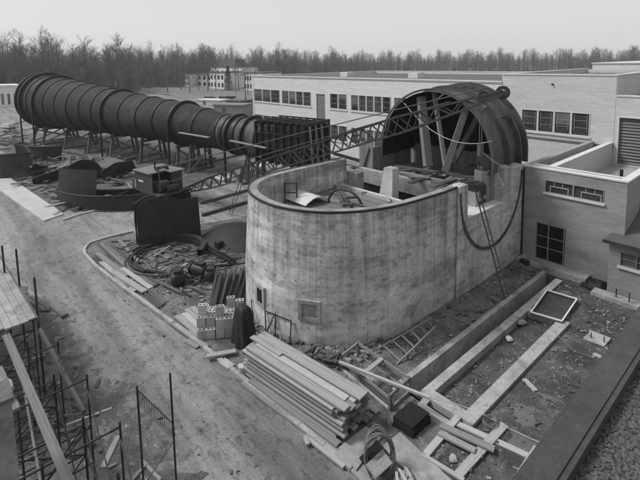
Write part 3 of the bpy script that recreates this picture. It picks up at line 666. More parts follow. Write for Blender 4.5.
vp = WY(354, 179, 19.2); vv = thing('gate_valve', 'small dark valve with handwheel standing by the end of the tank wall', 'valve', vp)
obj(MB().tube([vp-V(0, 0, .3), vp+V(0, 0, .75)], .05, 8), 'stem', 'steel_dark', vv); obj(MB().box(vp+V(-.1, 0, .12), (.55, .3, .36)), 'body', 'steel_dark', vv)
obj(MB().tube([vp+V(.2*math.cos(a), .2*math.sin(a), .72) for a in [k*math.pi/8 for k in range(16)]], .03, 5, closed=True), 'handwheel', 'steel_dark', vv)

# ------------------------------------------------------------------ steel half shell over the tank
y0d, y1d = 20.8, 25.3
dome = thing('steel_shell', 'dark half barrel steel tunnel shell with ribbed flanges standing over the tank', 'tunnel shell', (-14.2, 22.5, 4.1))
def cdome(t): return Vector((-14.25-0.4*t, y0d+(y1d-y0d)*t, 5.75))
def arch(rad, t, drop=0.6, n=36):
    c = cdome(t); pts = [c+V(-rad, 0, -drop)]+[c+V(-rad*math.cos(math.pi*k/n), 0, rad*math.sin(math.pi*k/n)) for k in range(n+1)]+[c+V(rad, 0, -drop)]
    return pts
RD = 3.68
panels = [(0.0, 0.40), (0.40, 0.78), (0.78, 1.0)]
for a, b in panels:
    mb = MB(); mb.grid([arch(RD-0.18, a), arch(RD-0.18, b)]); 
    obj(mb, 'shell_panel', 'steel_shell', dome, smooth=True)
    mb = MB(); mb.grid([arch(RD-0.2, a), arch(RD-0.2, b)], flip=True); obj(mb, 'inner_face_shade', 'inside_shade', dome, smooth=True)  # inner face of the shell, its shade put into a near-black colour
for t, w0, w1, dp in ((0.0, 0.12, 0.0, 0.07), (0.40, 0.20, 0.1, 0.12), (0.43, 0.2, -0.08, 0.05), (0.78, 0.2, -0.10, 0.1), (0.97, 0.2, -0.14, 0.14)):
    dt = dp/(y1d-y0d); mb = MB()
    A_, B_, C_, D_ = arch(RD-w0, t), arch(RD-w1, t), arch(RD-w1, t+dt), arch(RD-w0, t+dt)
    mb.grid([A_, B_, C_, D_, A_]); obj(mb, 'flange', 'steel_shell', dome, smooth=True)
# thin stiffeners between flanges
for k in (9, 14, 19, 24, 29):
    a = math.pi*k/36; c0_, c1_ = cdome(0.42), cdome(0.76); d_ = V(-math.cos(a), 0, math.sin(a))
    obj(MB().bar(c0_+d_*(RD-0.1), c1_+d_*(RD-0.1), 0.05, 0.14, up=d_), 'stiffener', 'steel_shell', dome)
mb = MB(); A_ = arch(RD-0.25, 0.97); cc = len(mb.v); mb.add(A_, [tuple(range(len(A_)))]); obj(mb, 'back_sheet', 'inside_shade', dome)
# form boards closing the foot of the opening at the back
fm_ = thing('timber_formwork', 'row of upright weathered form boards closing the back of the steel shell', 'formwork', (-15, 24.6, 4.1))
x = -20.6
while x < -11.4:
    h = 1.32+rnd.uniform(-.05, .05); w_ = rnd.choice((0.22, 0.28, 0.3))
    board(fm_, 'form_board', (x+w_/2, 24.5+rnd.uniform(-.02, .02), 4.1), (x+w_/2, 24.5, 4.1+h), w_-0.015, 0.05, 'wood_old', up=(0, 1, 0)); x += w_
for k in range(6): board(fm_, 'upright', (-20.4+k*1.75, 24.42, 4.1), (-20.4+k*1.75, 24.42, 5.5), 0.14, 0.1, 'wood_old', up=(0, 1, 0))
# timber props inside
for (a, b, w_, lab) in ((WY(421, 97, 21.3), WY(428, 166, 20.9), 0.42, 'thick upright timber prop under the left of the steel shell'), (WY(434, 92, 21.6), WY(446, 170, 21.0), 0.2, 'thin timber prop slanting left of the leaning one under the shell'),
                  (WY(467, 106, 21.6), WY(445, 171, 21.0), 0.38, 'thick timber prop leaning steeply under the middle of the steel shell'), (WY(484, 106, 22.0), WY(454, 162, 21.8), 0.3, 'dark timber prop leaning under the right of the steel shell')):
    b.z = max(b.z, 4.1)
    o = board(None, 'timber_prop', a, b, w_, w_*0.85, 'wood_old' if 'dark' not in lab else 'wood_dark', label=lab, cat='prop', group='timber props under the steel shell')
# beams and planks lying across the wall tops in front of it
for k, (a, b, wd, mt, lab) in enumerate((((400, 172), (470, 187), 0.35, 'wood_old', 'wide plank lying along the cross wall in front of the steel shell'), ((410, 183), (432, 175), 0.3, 'wood_dark', 'short dark plank end poking over the cross wall, left of its twin'), ((432, 187), (455, 179), 0.3, 'wood_dark', 'short dark plank end poking over the cross wall, right of its twin'),
                                   ((395, 166), (480, 178), 0.3, 'wood_dark', 'dark timber lying deep under the steel shell'), ((452, 176), (490, 178), 0.28, 'wood_old', 'pale plank lying under the right foot of the steel shell'), ((462, 183), (497, 178), 0.28, 'wood_dark', 'dark plank bridging to the right-hand wall of the tank'), ((470, 165), (500, 176), 0.32, 'wood_dark', 'dark beam at the foot of the leaning dark prop'))):
    z = 4.42+0.06*k
    board(None, 'plank', G(*a, z), G(*b, z), wd, 0.09, mt, label=lab, cat='plank', group='planks across the tank walls')
tlit = thing('timber_litter', 'loose timber ends littering the floor in front of the steel shell', 'timber litter', (-14, 20, 4.35))
for k in range(34):
    p = V(rnd.uniform(-17.6, -11.6), rnd.uniform(19.95, 22.2), 4.37 if True else 0); p.z = 4.37+rnd.uniform(0, .1) if p.y < 20.25 else 4.13+rnd.uniform(0, .15); a_ = rnd.uniform(-.5, .5)+(1.57 if rnd.random() < .35 else 0); l = rnd.uniform(.5, 2.2)
    q = p+V(l*math.cos(a_), l*math.sin(a_), rnd.uniform(0, .25))
    if q.x < -11.2 and q.y < 24: board(tlit, 'timber', p, q, rnd.uniform(.08, .26), rnd.uniform(.05, .14), rnd.choice(('wood_dark', 'wood_old', 'wood_old', 'wood_new')))
kg = thing('steel_keg', 'dark steel keg standing in the notch of the tank wall', 'keg', (-11.35, 20.55, 3.7))
obj(MB().tube([(-11.35, 20.55, 3.7), (-11.35, 20.55, 4.75)], 0.38, 18), 'drum', 'steel_dark', kg, smooth=True)
for z in (3.72, 4.2, 4.7): obj(MB().tube([(-11.35+0.39*math.cos(a), 20.55+0.39*math.sin(a), z+0.02) for a in [k*math.pi/10 for k in range(20)]], 0.025, 5, closed=True), 'hoop', 'steel_dark', kg)
tb = thing('timber_post', 'square weathered timber box form standing at the right side of the notch', 'timber form', (-11.2, 21.4, 3.7))
for k in range(3): board(tb, 'form_board', (-11.0, 21.78+0.002-0.28*k-0.16, 3.72), (-11.0, 21.62-0.28*k, 5.3), 0.27, 0.06, 'wood_old', up=(1, 0, 0))
for k in range(3): board(tb, 'form_board', (-11.12-0.22*k, 20.95, 3.72), (-11.12-0.22*k, 20.95, 5.3), 0.21, 0.06, 'wood_old', up=(0, 1, 0))

# ------------------------------------------------------------------ wind tunnel on trestles
AX = math.atan2(-0.2149, -0.9766); tl = V(-26.0, 24.15, 0)
tun = thing('wind_tunnel', 'long dark riveted steel wind tunnel tapering towards the building on timber trestles', 'wind tunnel', tl, AX)
def sX(X): return (-26.0-X)*1.0239
RK = [(0, 1.6), (7, 1.6), (11.8, 1.7), (18.4, 2.15), (30.7, 2.62), (44, 3.35), (53, 3.85), (60, 4.0)]
def rad(s):
    for (a, ra_), (b, rb_) in zip(RK[:-1], RK[1:]):
        if s <= b: return ra_+(rb_-ra_)*(s-a)/(b-a)
    return RK[-1][1]
def zc(s): return 2.6+rad(s)-0.08*max(0, s-35)*0.25
def ring_pts(s, r, n=48): return [Vector((s, r*math.cos(2*math.pi*k/n), zc(s)+r*math.sin(2*math.pi*k/n))) for k in range(n)]
rX = [-76.2, -75.0, -73.6, -71.6, -69.2, -66.4, -63.6, -60.8, -58.2, -56, -52.8, -49.7, -46.8, -44, -40.9, -37.9, -36.4, -34.5, -33.0]
rs_ = [sX(x) for x in rX]; thick = {0, 1, 3, 9, 13, 16, 17}
for a, b in zip(rs_[:-1], rs_[1:]):
    mt = 'steel_tunnel' if a > 13 else 'steel_grey'
    mb = MB(); mb.grid([ring_pts(a, rad(a)), ring_pts(b, rad(b))], closed=True, flip=False); obj(mb, 'shell_section', mt, tun, local=True, smooth=True)
for i, s in enumerate(rs_):
    h, wd = (0.3, 0.22) if i in thick else (0.1, 0.13)
    if i == 1: h, wd = 0.4, 0.3
    mb = MB(); mb.grid([ring_pts(s-wd/2, rad(s)-0.02), ring_pts(s-wd/2, rad(s)+h), ring_pts(s+wd/2, rad(s)+h), ring_pts(s+wd/2, rad(s)-0.02)], closed=True)
    for q in mb.v: pass
    obj(mb, 'ring_flange', 'steel_black', tun, local=True, smooth=True)
for i in (1, 3, 9, 13, 16):
    s = rs_[i]; obj(MB().bar((s, rad(s)+0.2, 0), (s, rad(s)+0.2, zc(s)+0.3), 0.16, 0.16), 'support_post', 'steel_black', tun, local=True)
# doubled bands on the narrow end
for s in (sX(-37.2), sX(-35.7)):
    mb = MB(); mb.grid([ring_pts(s-0.2, rad(s)-0.02), ring_pts(s-0.2, rad(s)+0.12), ring_pts(s+0.2, rad(s)+0.12), ring_pts(s+0.2, rad(s)-0.02)], closed=True); obj(mb, 'band', 'steel_black', tun, local=True, smooth=True)
# square transition with frames
s_rt = sX(-33.0); n = 48
def sq_pts(s, f):
    out = []
    for k in range(n):
        a = 2*math.pi*k/n; cx, sx_ = math.cos(a), math.sin(a); k_ = 1/max(abs(cx), abs(sx_)); r_ = 1.6*(1+(min(k_, 1.38)-1)*f)
        out.append(Vector((s, r_*cx, zc(0)+r_*sx_)))
    return out
trs = [s_rt, 5.7, 4.4, 3.0, 1.55]
for i in range(4):
    mb = MB(); mb.grid([sq_pts(trs[i], min(1, i/3)), sq_pts(trs[i+1], min(1, (i+1)/3))], closed=True, flip=True); obj(mb, 'transition_section', 'steel_tunnel', tun, local=True, smooth=True)
for s in (6.8, 6.1, 5.3, 4.5, 3.7, 2.9, 2.2, 1.5):
    mb = MB(); q = 1.8 if s > 2 else 1.9; zz = zc(0)
    mb.b2((s-0.07, -q, zz-q), (s+0.07, -q+0.28, zz+q)).b2((s-0.07, q-0.28, zz-q), (s+0.07, q, zz+q)).b2((s-0.069, -q+0.28, zz-q), (s+0.069, q-0.28, zz-q+0.28)).b2((s-0.069, -q+0.28, zz+q-0.28), (s+0.069, q-0.28, zz+q))
    obj(mb, 'square_frame', 'steel_black', tun, local=True)
for yy in (-1.9, 1.9):
    for zz in (-0.4, 0.9): obj(MB().bar((1.5, yy, zc(0)+zz), (6.6, yy, zc(0)+zz), 0.08, 0.12), 'rail', 'steel_black', tun, local=True)
for yy in (-1.5, -0.5, 0.5, 1.5): obj(MB().bar((1.5, yy, zc(0)+1.86), (6.9, yy, zc(0)+1.9), 0.12, 0.12), 'top_rail', 'steel_black', tun, local=True)
mb = MB(); mb.add([(2.4, -1.55, zc(0)-1.55), (2.4, 1.55, zc(0)-1.55), (2.4, 1.55, zc(0)+1.55), (2.4, -1.55, zc(0)+1.55)], [(0, 1, 2, 3)]); obj(mb, 'end_shade', 'inside_shade', tun, local=True)  # black sheet added in the open end for the dark inside the duct
for yy in (-0.8, 0.0, 0.8): obj(MB().bar((1.36, yy, zc(0)-1.6), (1.36, yy+0.3, zc(0)+1.6), 0.14, 0.14), 'brace', 'wood_old', tun, local=True)
mt_ = Matrix.Rotation(AX, 3, 'Z')
def tloc(s, y_, z): return tl+mt_ @ Vector((s, y_, z))
# small ladders and walkway boards along the near side (local +Y faces the camera side)
for s0, s1, z in ((17.0, 20.3, 3.6), (8.2, 12.6, 3.3)):
    side = 1
    yy = rad(s0)+0.35
    w0, w1 = (WY(179, 132.5, 17.9), WY(209, 137.5, 18.9)) if s0 > 15 else (WY(230, 140.5, 19.7), WY(266, 148, 20.9))
    board(None, 'walkway_board', w0, w1, 0.34, 0.07, 'wood_new', label=('pale walkway board slung along the tunnel, nearer its wide part' if s0 > 15 else 'pale walkway board slung along the tunnel near its narrow end'), cat='board', group='walkway boards on the tunnel side')
def trestle(s, idx, nt, hgt, wide):
    t = thing('timber_trestle', '', 'trestle', tl+mt_ @ Vector((s, 0, 0)), AX, 'timber trestles under the wind tunnel')
    h = hgt; mt = 'wood_dark'
    for sy in (-1, 1):
        board(t, 'leg', (0, sy*wide, 0), (0, sy*wide*0.7, h+0.55), 0.26, 0.26, mt, local=True)
        board(t, 'leg', (0.9, sy*wide*0.95, 0), (0.25, sy*wide*0.55, h+0.2), 0.2, 0.2, mt, local=True)
    board(t, 'cap_beam', (0, -wide*0.95, h-0.12), (0, wide*0.95, h-0.12), 0.28, 0.24, mt, local=True)
    board(t, 'brace', (0.16, -wide, 0.3), (0.16, wide*0.75, h-0.4), 0.06, 0.18, 'wood_old', local=True)
    board(t, 'brace', (-0.16, wide, 0.3), (-0.16, -wide*0.75, h-0.4), 0.06, 0.18, 'wood_old', local=True)
    board(t, 'sill_beam', (0.2, -wide-0.4, 0.09), (0.2, wide+0.4, 0.09), 0.3, 0.18, mt, local=True)
    return t
ords = ['first', 'second', 'third', 'fourth', 'fifth', 'sixth', 'seventh', 'eighth', 'ninth', 'tenth']
TS = [rs_[1], rs_[3]+0.6, rs_[5], rs_[7], rs_[9], rs_[11]+0.5, rs_[13], rs_[14]+1.2, 8.6]
for i, s in enumerate(TS):
    t = trestle(s, i, len(TS), zc(s)-rad(s), rad(s)*0.72)
    t['label'] = '%s timber trestle under the wind tunnel, counted from its wide end' % ords[i]
for i, (s0, s1) in enumerate(((20, 34), (34, 50))):
    board(None, 'ground_beam', tloc(s0, 3.2, 0.12), tloc(s1, 3.6, 0.12), 0.3, 0.22, 'wood_dark', label='long dark beam lying on the ground in front of the trestles, ' + ('nearer the crane' if i == 0 else 'nearer the wide end'), cat='beam')

p_ = [G(213, 178).xy, G(262, 160).xy, G(272, 163).xy, G(222, 181).xy]
struct(MB().prism(p_, 0, 0.06), 'concrete_path', 'concrete_pale')
board(None, 'ground_beam', G(200, 203, .12), G(251, 189, .12), 0.22, 0.2, 'wood_dark', label='long dark beam on the ground under the crane boom, nearer the tunnel', cat='beam')
board(None, 'ground_beam', G(202, 215, .12), G(250, 201, .12), 0.22, 0.2, 'wood_dark', label='long dark beam on the ground under the crane boom, nearer the dished plate', cat='beam')
for k, (a, b) in enumerate((((125, 160), (160, 153)), ((150, 172), (215, 158)), ((195, 166), (250, 152)), ((110, 150), (150, 144)))):
    board(None, 'ground_beam', G(*a, .12), G(*b, .12), 0.3, 0.22, 'wood_dark', label='dark beam lying on the ground among the trestles', cat='beam', group='dark beams among the trestles')
# ------------------------------------------------------------------ crawler crane
crl = V(-34.6, 13.7, 0); tip = WY(503, 93, 19.0); foot = WY(188, 191, 15.3)+V(0, 0, 0.1)
bd = (tip-foot); bdir = Vector((bd.x, bd.y, 0)).normalized(); crz = math.atan2(bdir.y, bdir.x)
cr = thing('crawler_crane', 'crawler crane with dark boxy cab and long lattice boom reaching over the tank', 'crane', crl, 0)
cm = Matrix.Rotation(crz, 4, 'Z')
CS = 0.84
def cl(x, y_, z): return crl+(cm.to_3x3() @ (Vector((x, y_, z))*CS))
def cbox(a, b, mb=None):
    mb = mb or MB(); c = [(a[i]+b[i])/2 for i in range(3)]; mb.box(cl(*c), [abs(b[i]-a[i])*CS for i in range(3)], cm.to_3x3()); return mb
for sy in (-1, 1):
    prf = []; k = MB()
    for y_ in (sy*1.05, sy*1.6):
        prf.append([cl(-1.5+0.45*math.cos(a) if math.cos(a) < 0 else 1.5+0.45*math.cos(a), y_, 0.5+0.45*math.sin(a)) for a in [math.pi/2+2*math.pi*i/20 for i in range(20)]])
    k.grid(prf, closed=True); k.add(prf[0], [tuple(range(20))]); k.add(prf[1], [tuple(range(20))[::-1]])
    obj(k, 'crawler_track', 'steel_black', cr)
obj(cbox((-1.3, -1.05, 0.4), (1.3, 1.05, 0.95)), 'undercarriage', 'steel_black', cr)
obj(cbox((-2.9, -1.45, 0.96), (1.6, 1.45, 1.15)), 'turntable_deck', 'crane_paint', cr)
hs = MB(); hs = cbox((-2.85, -1.4, 1.152), (0.3, -1.34, 2.9), hs); hs = cbox((-2.85, 1.34, 1.152), (0.9, 1.4, 2.9), hs); hs = cbox((-2.85, -1.338, 1.152), (-2.79, 1.338, 2.9), hs)
hs = cbox((0.84, 0.3, 1.152), (0.9, 1.338, 2.9), hs)
obj(hs, 'cab_housing', 'crane_paint', cr)
for k in range(4): obj(cbox((-2.86+k*0.01-0.02, -1.3+0.68*k, 1.3), (-2.852, -0.75+0.68*k, 2.7)), 'panel', 'crane_paint', cr)
rfm = MB(); rfm = cbox((-3.0, -1.55, 2.902), (0.1, 1.55, 3.0), rfm); obj(rfm, 'cab_roof', 'roof_sheet', cr)
rfm = MB(); rfm = cbox((0.15, 0.1, 2.95), (1.2, 1.55, 3.05), rfm); obj(rfm, 'cab_roof', 'roof_sheet', cr)
obj(cbox((-3.6, -1.3, 1.0), (-2.9, 1.3, 1.9)), 'counterweight', 'crane_paint', cr)
for k in range(4): obj(cbox((-2.87, -1.42, 1.25+0.2*k), (-2.75, -1.402, 1.35+0.2*k)), 'warning_stripe', 'white_paint', cr)
obj(cbox((-2.2, -1.415, 1.95), (-1.3, -1.402, 2.08)), 'name_plate', 'white_paint', cr)
obj(MB().tube([cl(-1.2, -0.2, 3.0), cl(-1.2, -0.2, 3.8)], 0.07, 8), 'exhaust_pipe', 'steel_black', cr)
for (x, y_, z, r_, l) in ((0.7, -0.6, 1.75, 0.55, 0.9), (1.2, 0.1, 1.5, 0.35, 1.2), (-0.2, -1.0, 1.8, 0.5, 0.5)):
    obj(MB().tube([cl(x, y_-l/2, z), cl(x, y_+l/2, z)], r_*CS, 16), 'winch_drum', 'steel_dark', cr, smooth=True)
for y_ in (-0.8, 0.8):
    obj(MB().bar(cl(0.9, y_, 1.2), cl(-0.2, y_*0.6, 3.3), 0.12, 0.12), 'gantry_leg', 'boom_steel', cr); obj(MB().bar(cl(-2.4, y_, 1.2), cl(-0.2, y_*0.6, 3.3), 0.1, 0.1), 'gantry_leg', 'boom_steel', cr)
# boom: four chords, lacing; tapered ends
bx = bd.normalized(); by = Vector((0, 0, 1)).cross(bx).normalized(); bz = bx.cross(by); BL = bd.length
def bw_(t): 
    return 0.2+0.22*min(1, t/0.14) if t < 0.14 else (0.42 if t < 0.80 else 0.42-0.32*(t-0.80)/0.20)
def bp(t, sy, sz): h = bw_(t); return foot+bx*(BL*t)+by*(sy*h)+bz*(sz*h)
ts = [0, 0.14, 0.8, 1.0]
boom = obj(MB().bar(bp(0, -1, 0)-by*0.1, bp(0, 1, 0)+by*0.1, 0.14, 0.14), 'boom', 'boom_steel', cr)
for sy in (-1, 1):
    for sz in (-1, 1):
        mb = MB()
        for a, b in zip(ts[:-1], ts[1:]): mb.bar(bp(a, sy, sz), bp(b, sy, sz), 0.09, 0.09)
        obj(mb, 'chord', 'boom_steel', boom)
NL = 42
lac = {(-1, 'v'): MB(), (1, 'v'): MB(), (-1, 'h'): MB(), (1, 'h'): MB()}
for i in range(NL):
    a, b = i/NL, (i+1)/NL; s_ = 1 if i % 2 else -1
    for q in (-1, 1):
        lac[(q, 'v')].bar(bp(a, q, s_), bp(b, q, -s_), 0.06, 0.06); lac[(q, 'h')].bar(bp(a, s_, q), bp(b, -s_, q), 0.06, 0.06)
for k, mb in lac.items(): obj(mb, 'lacing', 'boom_steel', boom)
mb = MB()
for s_ in (-1, 1): mb.bar(bp(0.955, s_, 0), bp(1.0, s_, 0)+bx*0.08, 0.03, 0.16)
obj(mb, 'tip_plate', 'boom_steel', boom)
def sheave(c, r_, nm):
    rows = [[c+by*(yy)+bx*(q*math.cos(a))+bz*(q*math.sin(a)) for a in [k*math.pi/10 for k in range(20)]] for yy, q in ((-0.06, r_*.5), (-0.06, r_), (0.0, r_-0.05), (0.06, r_), (0.06, r_*.5), (-0.06, r_*.5))]
    mb = MB(); mb.grid(rows, closed=True); obj(mb, nm, 'steel_dark', boom, smooth=True)
sheave(tip+bz*0.02, 0.3, 'sheave'); sheave(tip-bx*0.85+bz*0.12, 0.24, 'sheave')
gt = cl(-0.2, 0, 3.3)
for yy in (-0.25, 0.25):
    obj(MB().tube([gt+by*yy, tip-bx*0.6+bz*0.45+by*yy], 0.022, 5), 'pendant_cable', 'rope', cr)
    obj(MB().tube([cl(0.5, yy, 1.9), tip-bx*2.5+bz*0.35+by*yy*0.5], 0.018, 5), 'hoist_cable', 'rope', cr)
obj(MB().bar(gt+by*0.5, gt-by*0.5, 0.2, 0.2), 'gantry_head', 'boom_steel', cr)
# hook block
hk = tip-bx*1.0-V(0, 0, 2.3)
hb_ = MB(); hb_.box(hk, (0.16, 0.3, 0.55)); hb = obj(hb_, 'hook_block', 'steel_grey', cr)
obj(MB().tube([hk+V(0, 0, -0.27), hk+V(0, 0, -0.5), hk+V(0.0, 0.12, -0.66), hk+V(0, 0.2, -0.8), hk+V(0, 0.1, -0.95), hk+V(0, -0.08, -0.92), hk+V(0, -0.13, -0.78)], 0.05, 8), 'hook', 'steel_grey', hb, smooth=True)
obj(MB().tube([hk+V(0, 0.1, 0.2), tip-bx*1.0+V(0, 0.1, 0)], 0.02, 5).tube([hk+V(0, -0.1, 0.2), tip-bx*1.0+V(0, -0.1, 0)], 0.02, 5), 'hoist_rope', 'rope', cr)
def sag(p, q, d, n=14): return [p.lerp(q, k/n)-V(0, 0, d*4*(k/n)*(1-k/n)) for k in range(n+1)]
# slack lines
solo(MB().tube(sag(WY(404, 103, 20.3), WY(492, 141, 20.0), 0.9), 0.022, 5), 'slack_rope', 'rope_pale', 'pale slack rope hanging across the mouth of the steel shell', 'rope')
solo(MB().tube(sag(hk, WY(527, 163, 23.3), 0.5), 0.022, 5), 'guy_rope', 'rope_pale', 'pale tag line running from the hook to the right foot of the shell', 'rope')
a, b = G(229, 214, 0), G(250, 150, 3.2)
pl_ = thing('pole_pair', 'two thin poles leaning together between the boom and the dark plates', 'poles', (a.x, a.y, 0))
for dx in (0, 0.35): obj(MB().tube([a+V(dx, 0, 0), WY(250, 148, 15.5)+V(dx*1.2, 0, 0)], 0.03, 6), 'pole', 'rope', pl_)

# ------------------------------------------------------------------ steel plates and tunnel parts lying about
def plate(pts, th, label, mat='rust_plate', name='steel_plate', group=None):
    """flat plate from corner points (any plane), with thickness"""
    P = [Vector(p) for p in pts]; n = (P[1]-P[0]).cross(P[-1]-P[0]).normalized()*th; k = len(P)
    mb = MB(); mb.add(P+[p+n for p in P], [tuple(range(k))[::-1], tuple(range(k, 2*k))]+[(i, (i+1) % k, (i+1) % k+k, i+k) for i in range(k)])
    return solo(mb, name, mat, label, 'plate', group)
# tall plate standing on edge by the yard
a, b = G(139, 249), G(201, 236)
tp_ = [a, b, V(b.x+0.05, b.y+0.1, 0)]
zt = lambda base, y: CH-(CH)*((ray(0, 0).z*0)+0)
def height_at(base, py, px):
    d = ray(px, py); t = base.xy.length/Vector((d.x, d.y)).length; return CH+d.z*t
hL, hR = height_at(a, 206, 139), height_at(b, 198, 201)
m = MB(); bb = [a, a.lerp(b, .33), a.lerp(b, .66), b]; nrm = V(-(b-a).y, (b-a).x, 0).normalized()
tops = [(0.0, hL-0.35), (0.04, hL-0.12), (0.1, hL+0.0), (0.12, hL+0.12), (0.4, hL+0.3), (0.75, hR), (1.0, hR)]
pts = [a+V(0, 0, 0.05)]+[b+V(0, 0, 0.05)]+[a.lerp(b, t)+V(0, 0, h)+nrm*0.35 for t, h in reversed(tops)]
plate(pts, 0.05, 'tall black steel plate standing on edge at the corner of the yard')
rbx = thing('steel_rib', 'black curved rib resting along the top of the tall steel plate', 'rib', (a.x, a.y, 0))
obj(MB().tube([a+nrm*0.5+V(0, 0, 0.1), a+nrm*0.5+V(-.12, 0, hL*0.6), a+nrm*0.5+V(0, 0, hL), a.lerp(b, .12)+nrm*0.5+V(0, 0, hL+0.3), a.lerp(b, .3)+nrm*0.5+V(0, 0, hL+0.35)], 0.07, 6), 'rib', 'steel_black', rbx)
# big dished plate lying on the ground
c = V(-24.0, 14.0, 0.05); rows = []
for i in range(9):
    r_ = 0.02+2.1*i/8; rows.append([c+V(r_*math.cos(k*math.pi/14)*1.25, r_*math.sin(k*math.pi/14)*1.0, 0.62*(1-(i/8)**2)) for k in range(28)])
m = MB(); m.grid(rows, closed=True, flip=True); solo(m, 'dished_plate', 'rust_plate', 'big round dished steel plate lying on the ground by the tank', 'plate', smooth=True)
plate([G(185, 240), G(246, 246), G(246, 230), G(198, 231)], 0.06, 'flat steel sheet lying under the dished plate')
# channel lying in the yard
ch = thing('steel_channel', 'straight dark steel channel lying on the yard behind the buoys', 'steel beam', (-22.6, 11.4, 0))
p, q = G(196, 244, .1), G(233, 264, .1)
obj(MB().bar(p, q, 0.34, 0.05).bar(p+V(.1, .12, .12), q+V(.1, .12, .12), 0.05, 0.24).bar(p+V(-.1, -.12, .12), q+V(-.1, -.12, .12), 0.05, 0.24), 'channel', 'steel_dark', ch)
bx_ = G(219, 249, 0); solo(MB().b2(bx_+V(-.2, -.2, 0), bx_+V(.2, .2, .5)), 'steel_box', 'steel_dark', 'small dark steel box standing on the ground beside the channel', 'box')
# ring segments lying flat near the kerb corner
for (cx, cy, ra_, a0, a1, z, ht, lab) in ((171, 258, 2.35, 150, 330, 0.05, 0.10, 'thin black hoop segment lying flat on the yard'), (171, 258, 2.1, 140, 300, 0.15, 0.1, 'inner thin black hoop segment lying inside the larger hoop'),
                                     (170, 256, 1.75, 35, 165, 0.05, 0.5, 'thick dark curved steel angle lying behind the hoops')):
    c = G(cx, cy); rows = []
    A_ = [R(a0+(a1-a0)*k/28) for k in range(29)]
    for (dr_, dz_) in ((0, 0), (0, ht), (0.28 if ht > 0.2 else 0.1, ht), (0.28 if ht > 0.2 else 0.1, 0), (0, 0)):
        rows.append([c+V((ra_+dr_)*math.cos(t), (ra_+dr_)*math.sin(t), z+dz_) for t in A_])
    m = MB(); m.grid(rows); solo(m, 'hoop_segment', 'steel_dark', lab, 'hoop', smooth=True)
jk = thing('scrap_heap', 'tangle of bars, hoops and boards inside the kerb bend', 'scrap heap', G(168, 258))
for k in range(150):
    px, py = rnd.uniform(120, 222), rnd.uniform(246, 290)
    if px > 205 and py > 268 or px-120 < (py-246)*1.1: continue
    px += 0; p = G(px, py, rnd.uniform(.05, .2)); a_ = rnd.gauss(0.9, .7); l = rnd.uniform(.5, 1.9)
    board(jk, 'offcut', p, p+V(l*math.cos(a_), l*math.sin(a_), rnd.uniform(-.05, .12)), rnd.uniform(.03, .14), 0.035, rnd.choice(('wood_dark', 'steel_dark', 'wood_dark', 'steel_dark', 'wood_old')))
for j in range(7):
    c = G(168+rnd.uniform(-5, 5), 259+rnd.uniform(-3, 3)); ra_ = rnd.uniform(1.7, 2.4); a0 = R(rnd.uniform(110, 170)); a1 = a0+R(rnd.uniform(120, 190)); z = rnd.uniform(.06, .22)
    obj(MB().tube([c+V(ra_*math.cos(a0+(a1-a0)*i/24), ra_*math.sin(a0+(a1-a0)*i/24), z+.04*math.sin(i)) for i in range(25)], 0.03, 5), 'bent_bar', 'steel_dark', jk)
# three pipe fittings
def fitting(px, py, rz, label, sc=1.0):
    t = thing('pipe_fitting', label, 'pipe fitting', G(px, py), rz, 'dark pipe fittings on the yard')
    obj(MB().tube([V(-.62, 0, .42)*sc, V(-.5, 0, .42)*sc, V(-.2, 0, .44)*sc, V(.2, 0, .44)*sc, V(.5, 0, .42)*sc, V(.62, 0, .42)*sc], [.2*sc, .36*sc, .42*sc, .42*sc, .36*sc, .2*sc], 16), 'body', 'steel_dark', t, local=True, smooth=True)
    obj(MB().box(V(.1, 0, .88)*sc, V(.6, .45, .16)*sc), 'neck', 'steel_dark', t, local=True, smooth=True)
    obj(MB().tube([V(-.66, 0, .42)*sc, V(-.6, 0, .42)*sc], .4*sc, 14), 'flange', 'steel_dark', t, local=True, smooth=True)
    for x in (-.3, .3): obj(MB().box(V(x, 0, .06)*sc, V(.12, .6, .12)*sc), 'foot', 'steel_dark', t, local=True)
fitting(178, 284, R(-20), 'dark pipe fitting nearest the kerb, standing alone on the yard', .85)
fitting(200, 276, R(20), 'dark pipe fitting with open neck, the farther of two side by side', .8)
fitting(211, 280, R(-35), 'dark pipe fitting beside the stacked dark sheets', .75)
# plates in the far yard
def curved_plate(px, py, wd, ht, bend, rz, lean, label, mat='rust_plate', rib=False, tilt=(0, 0), cut=0.0, lift=0.02):
    t = thing('curved_plate', label, 'steel plate', G(px, py, lift), R(rz)); t.rotation_euler = (R(tilt[0]), R(tilt[1]), R(rz)); sd_ = rnd.uniform(0, 9)
    top = lambda u: ht*(1-cut*(0.5+0.5*math.sin(5*u+sd_))*(abs(2*u-1)**1.5*0.8+0.2))
    rows = []; n_ = 12
    for i in range(5):
        rows.append([Vector((wd*(k/n_-.5), bend*(4*(k/n_-.5)**2-1)+lean*top(k/n_)*i/4, top(k/n_)*i/4)) for k in range(n_+1)])
    m = MB(); m.solid(rows, 0.05); obj(m, 'sheet', mat, t, local=True, smooth=True)
    if rib:
        for z in (0.03, ht):
            obj(MB().tube([Vector((wd*(k/n_-.5), bend*(4*(k/n_-.5)**2-1)+lean*z-0.06, z)) for k in range(n_+1)], 0.09, 5), 'rib', 'steel_black', t, local=True)
    return t
curved_plate(76, 203, 3.8, 2.7, 0.25, 32, 0.15, 'upright curved steel plate with a rounded top standing behind the ribbed one', rib=False)
curved_plate(101, 207, 7.2, 1.15, 0.9, 38, 0.0, 'long low black curved plate along the kerb in front of the others', 'steel_dark', rib=True)
curved_plate(105, 196, 6.8, 0.8, 0.8, 38, 0.0, 'second long dark curved plate lying behind the low front one', 'rust_plate', rib=True)
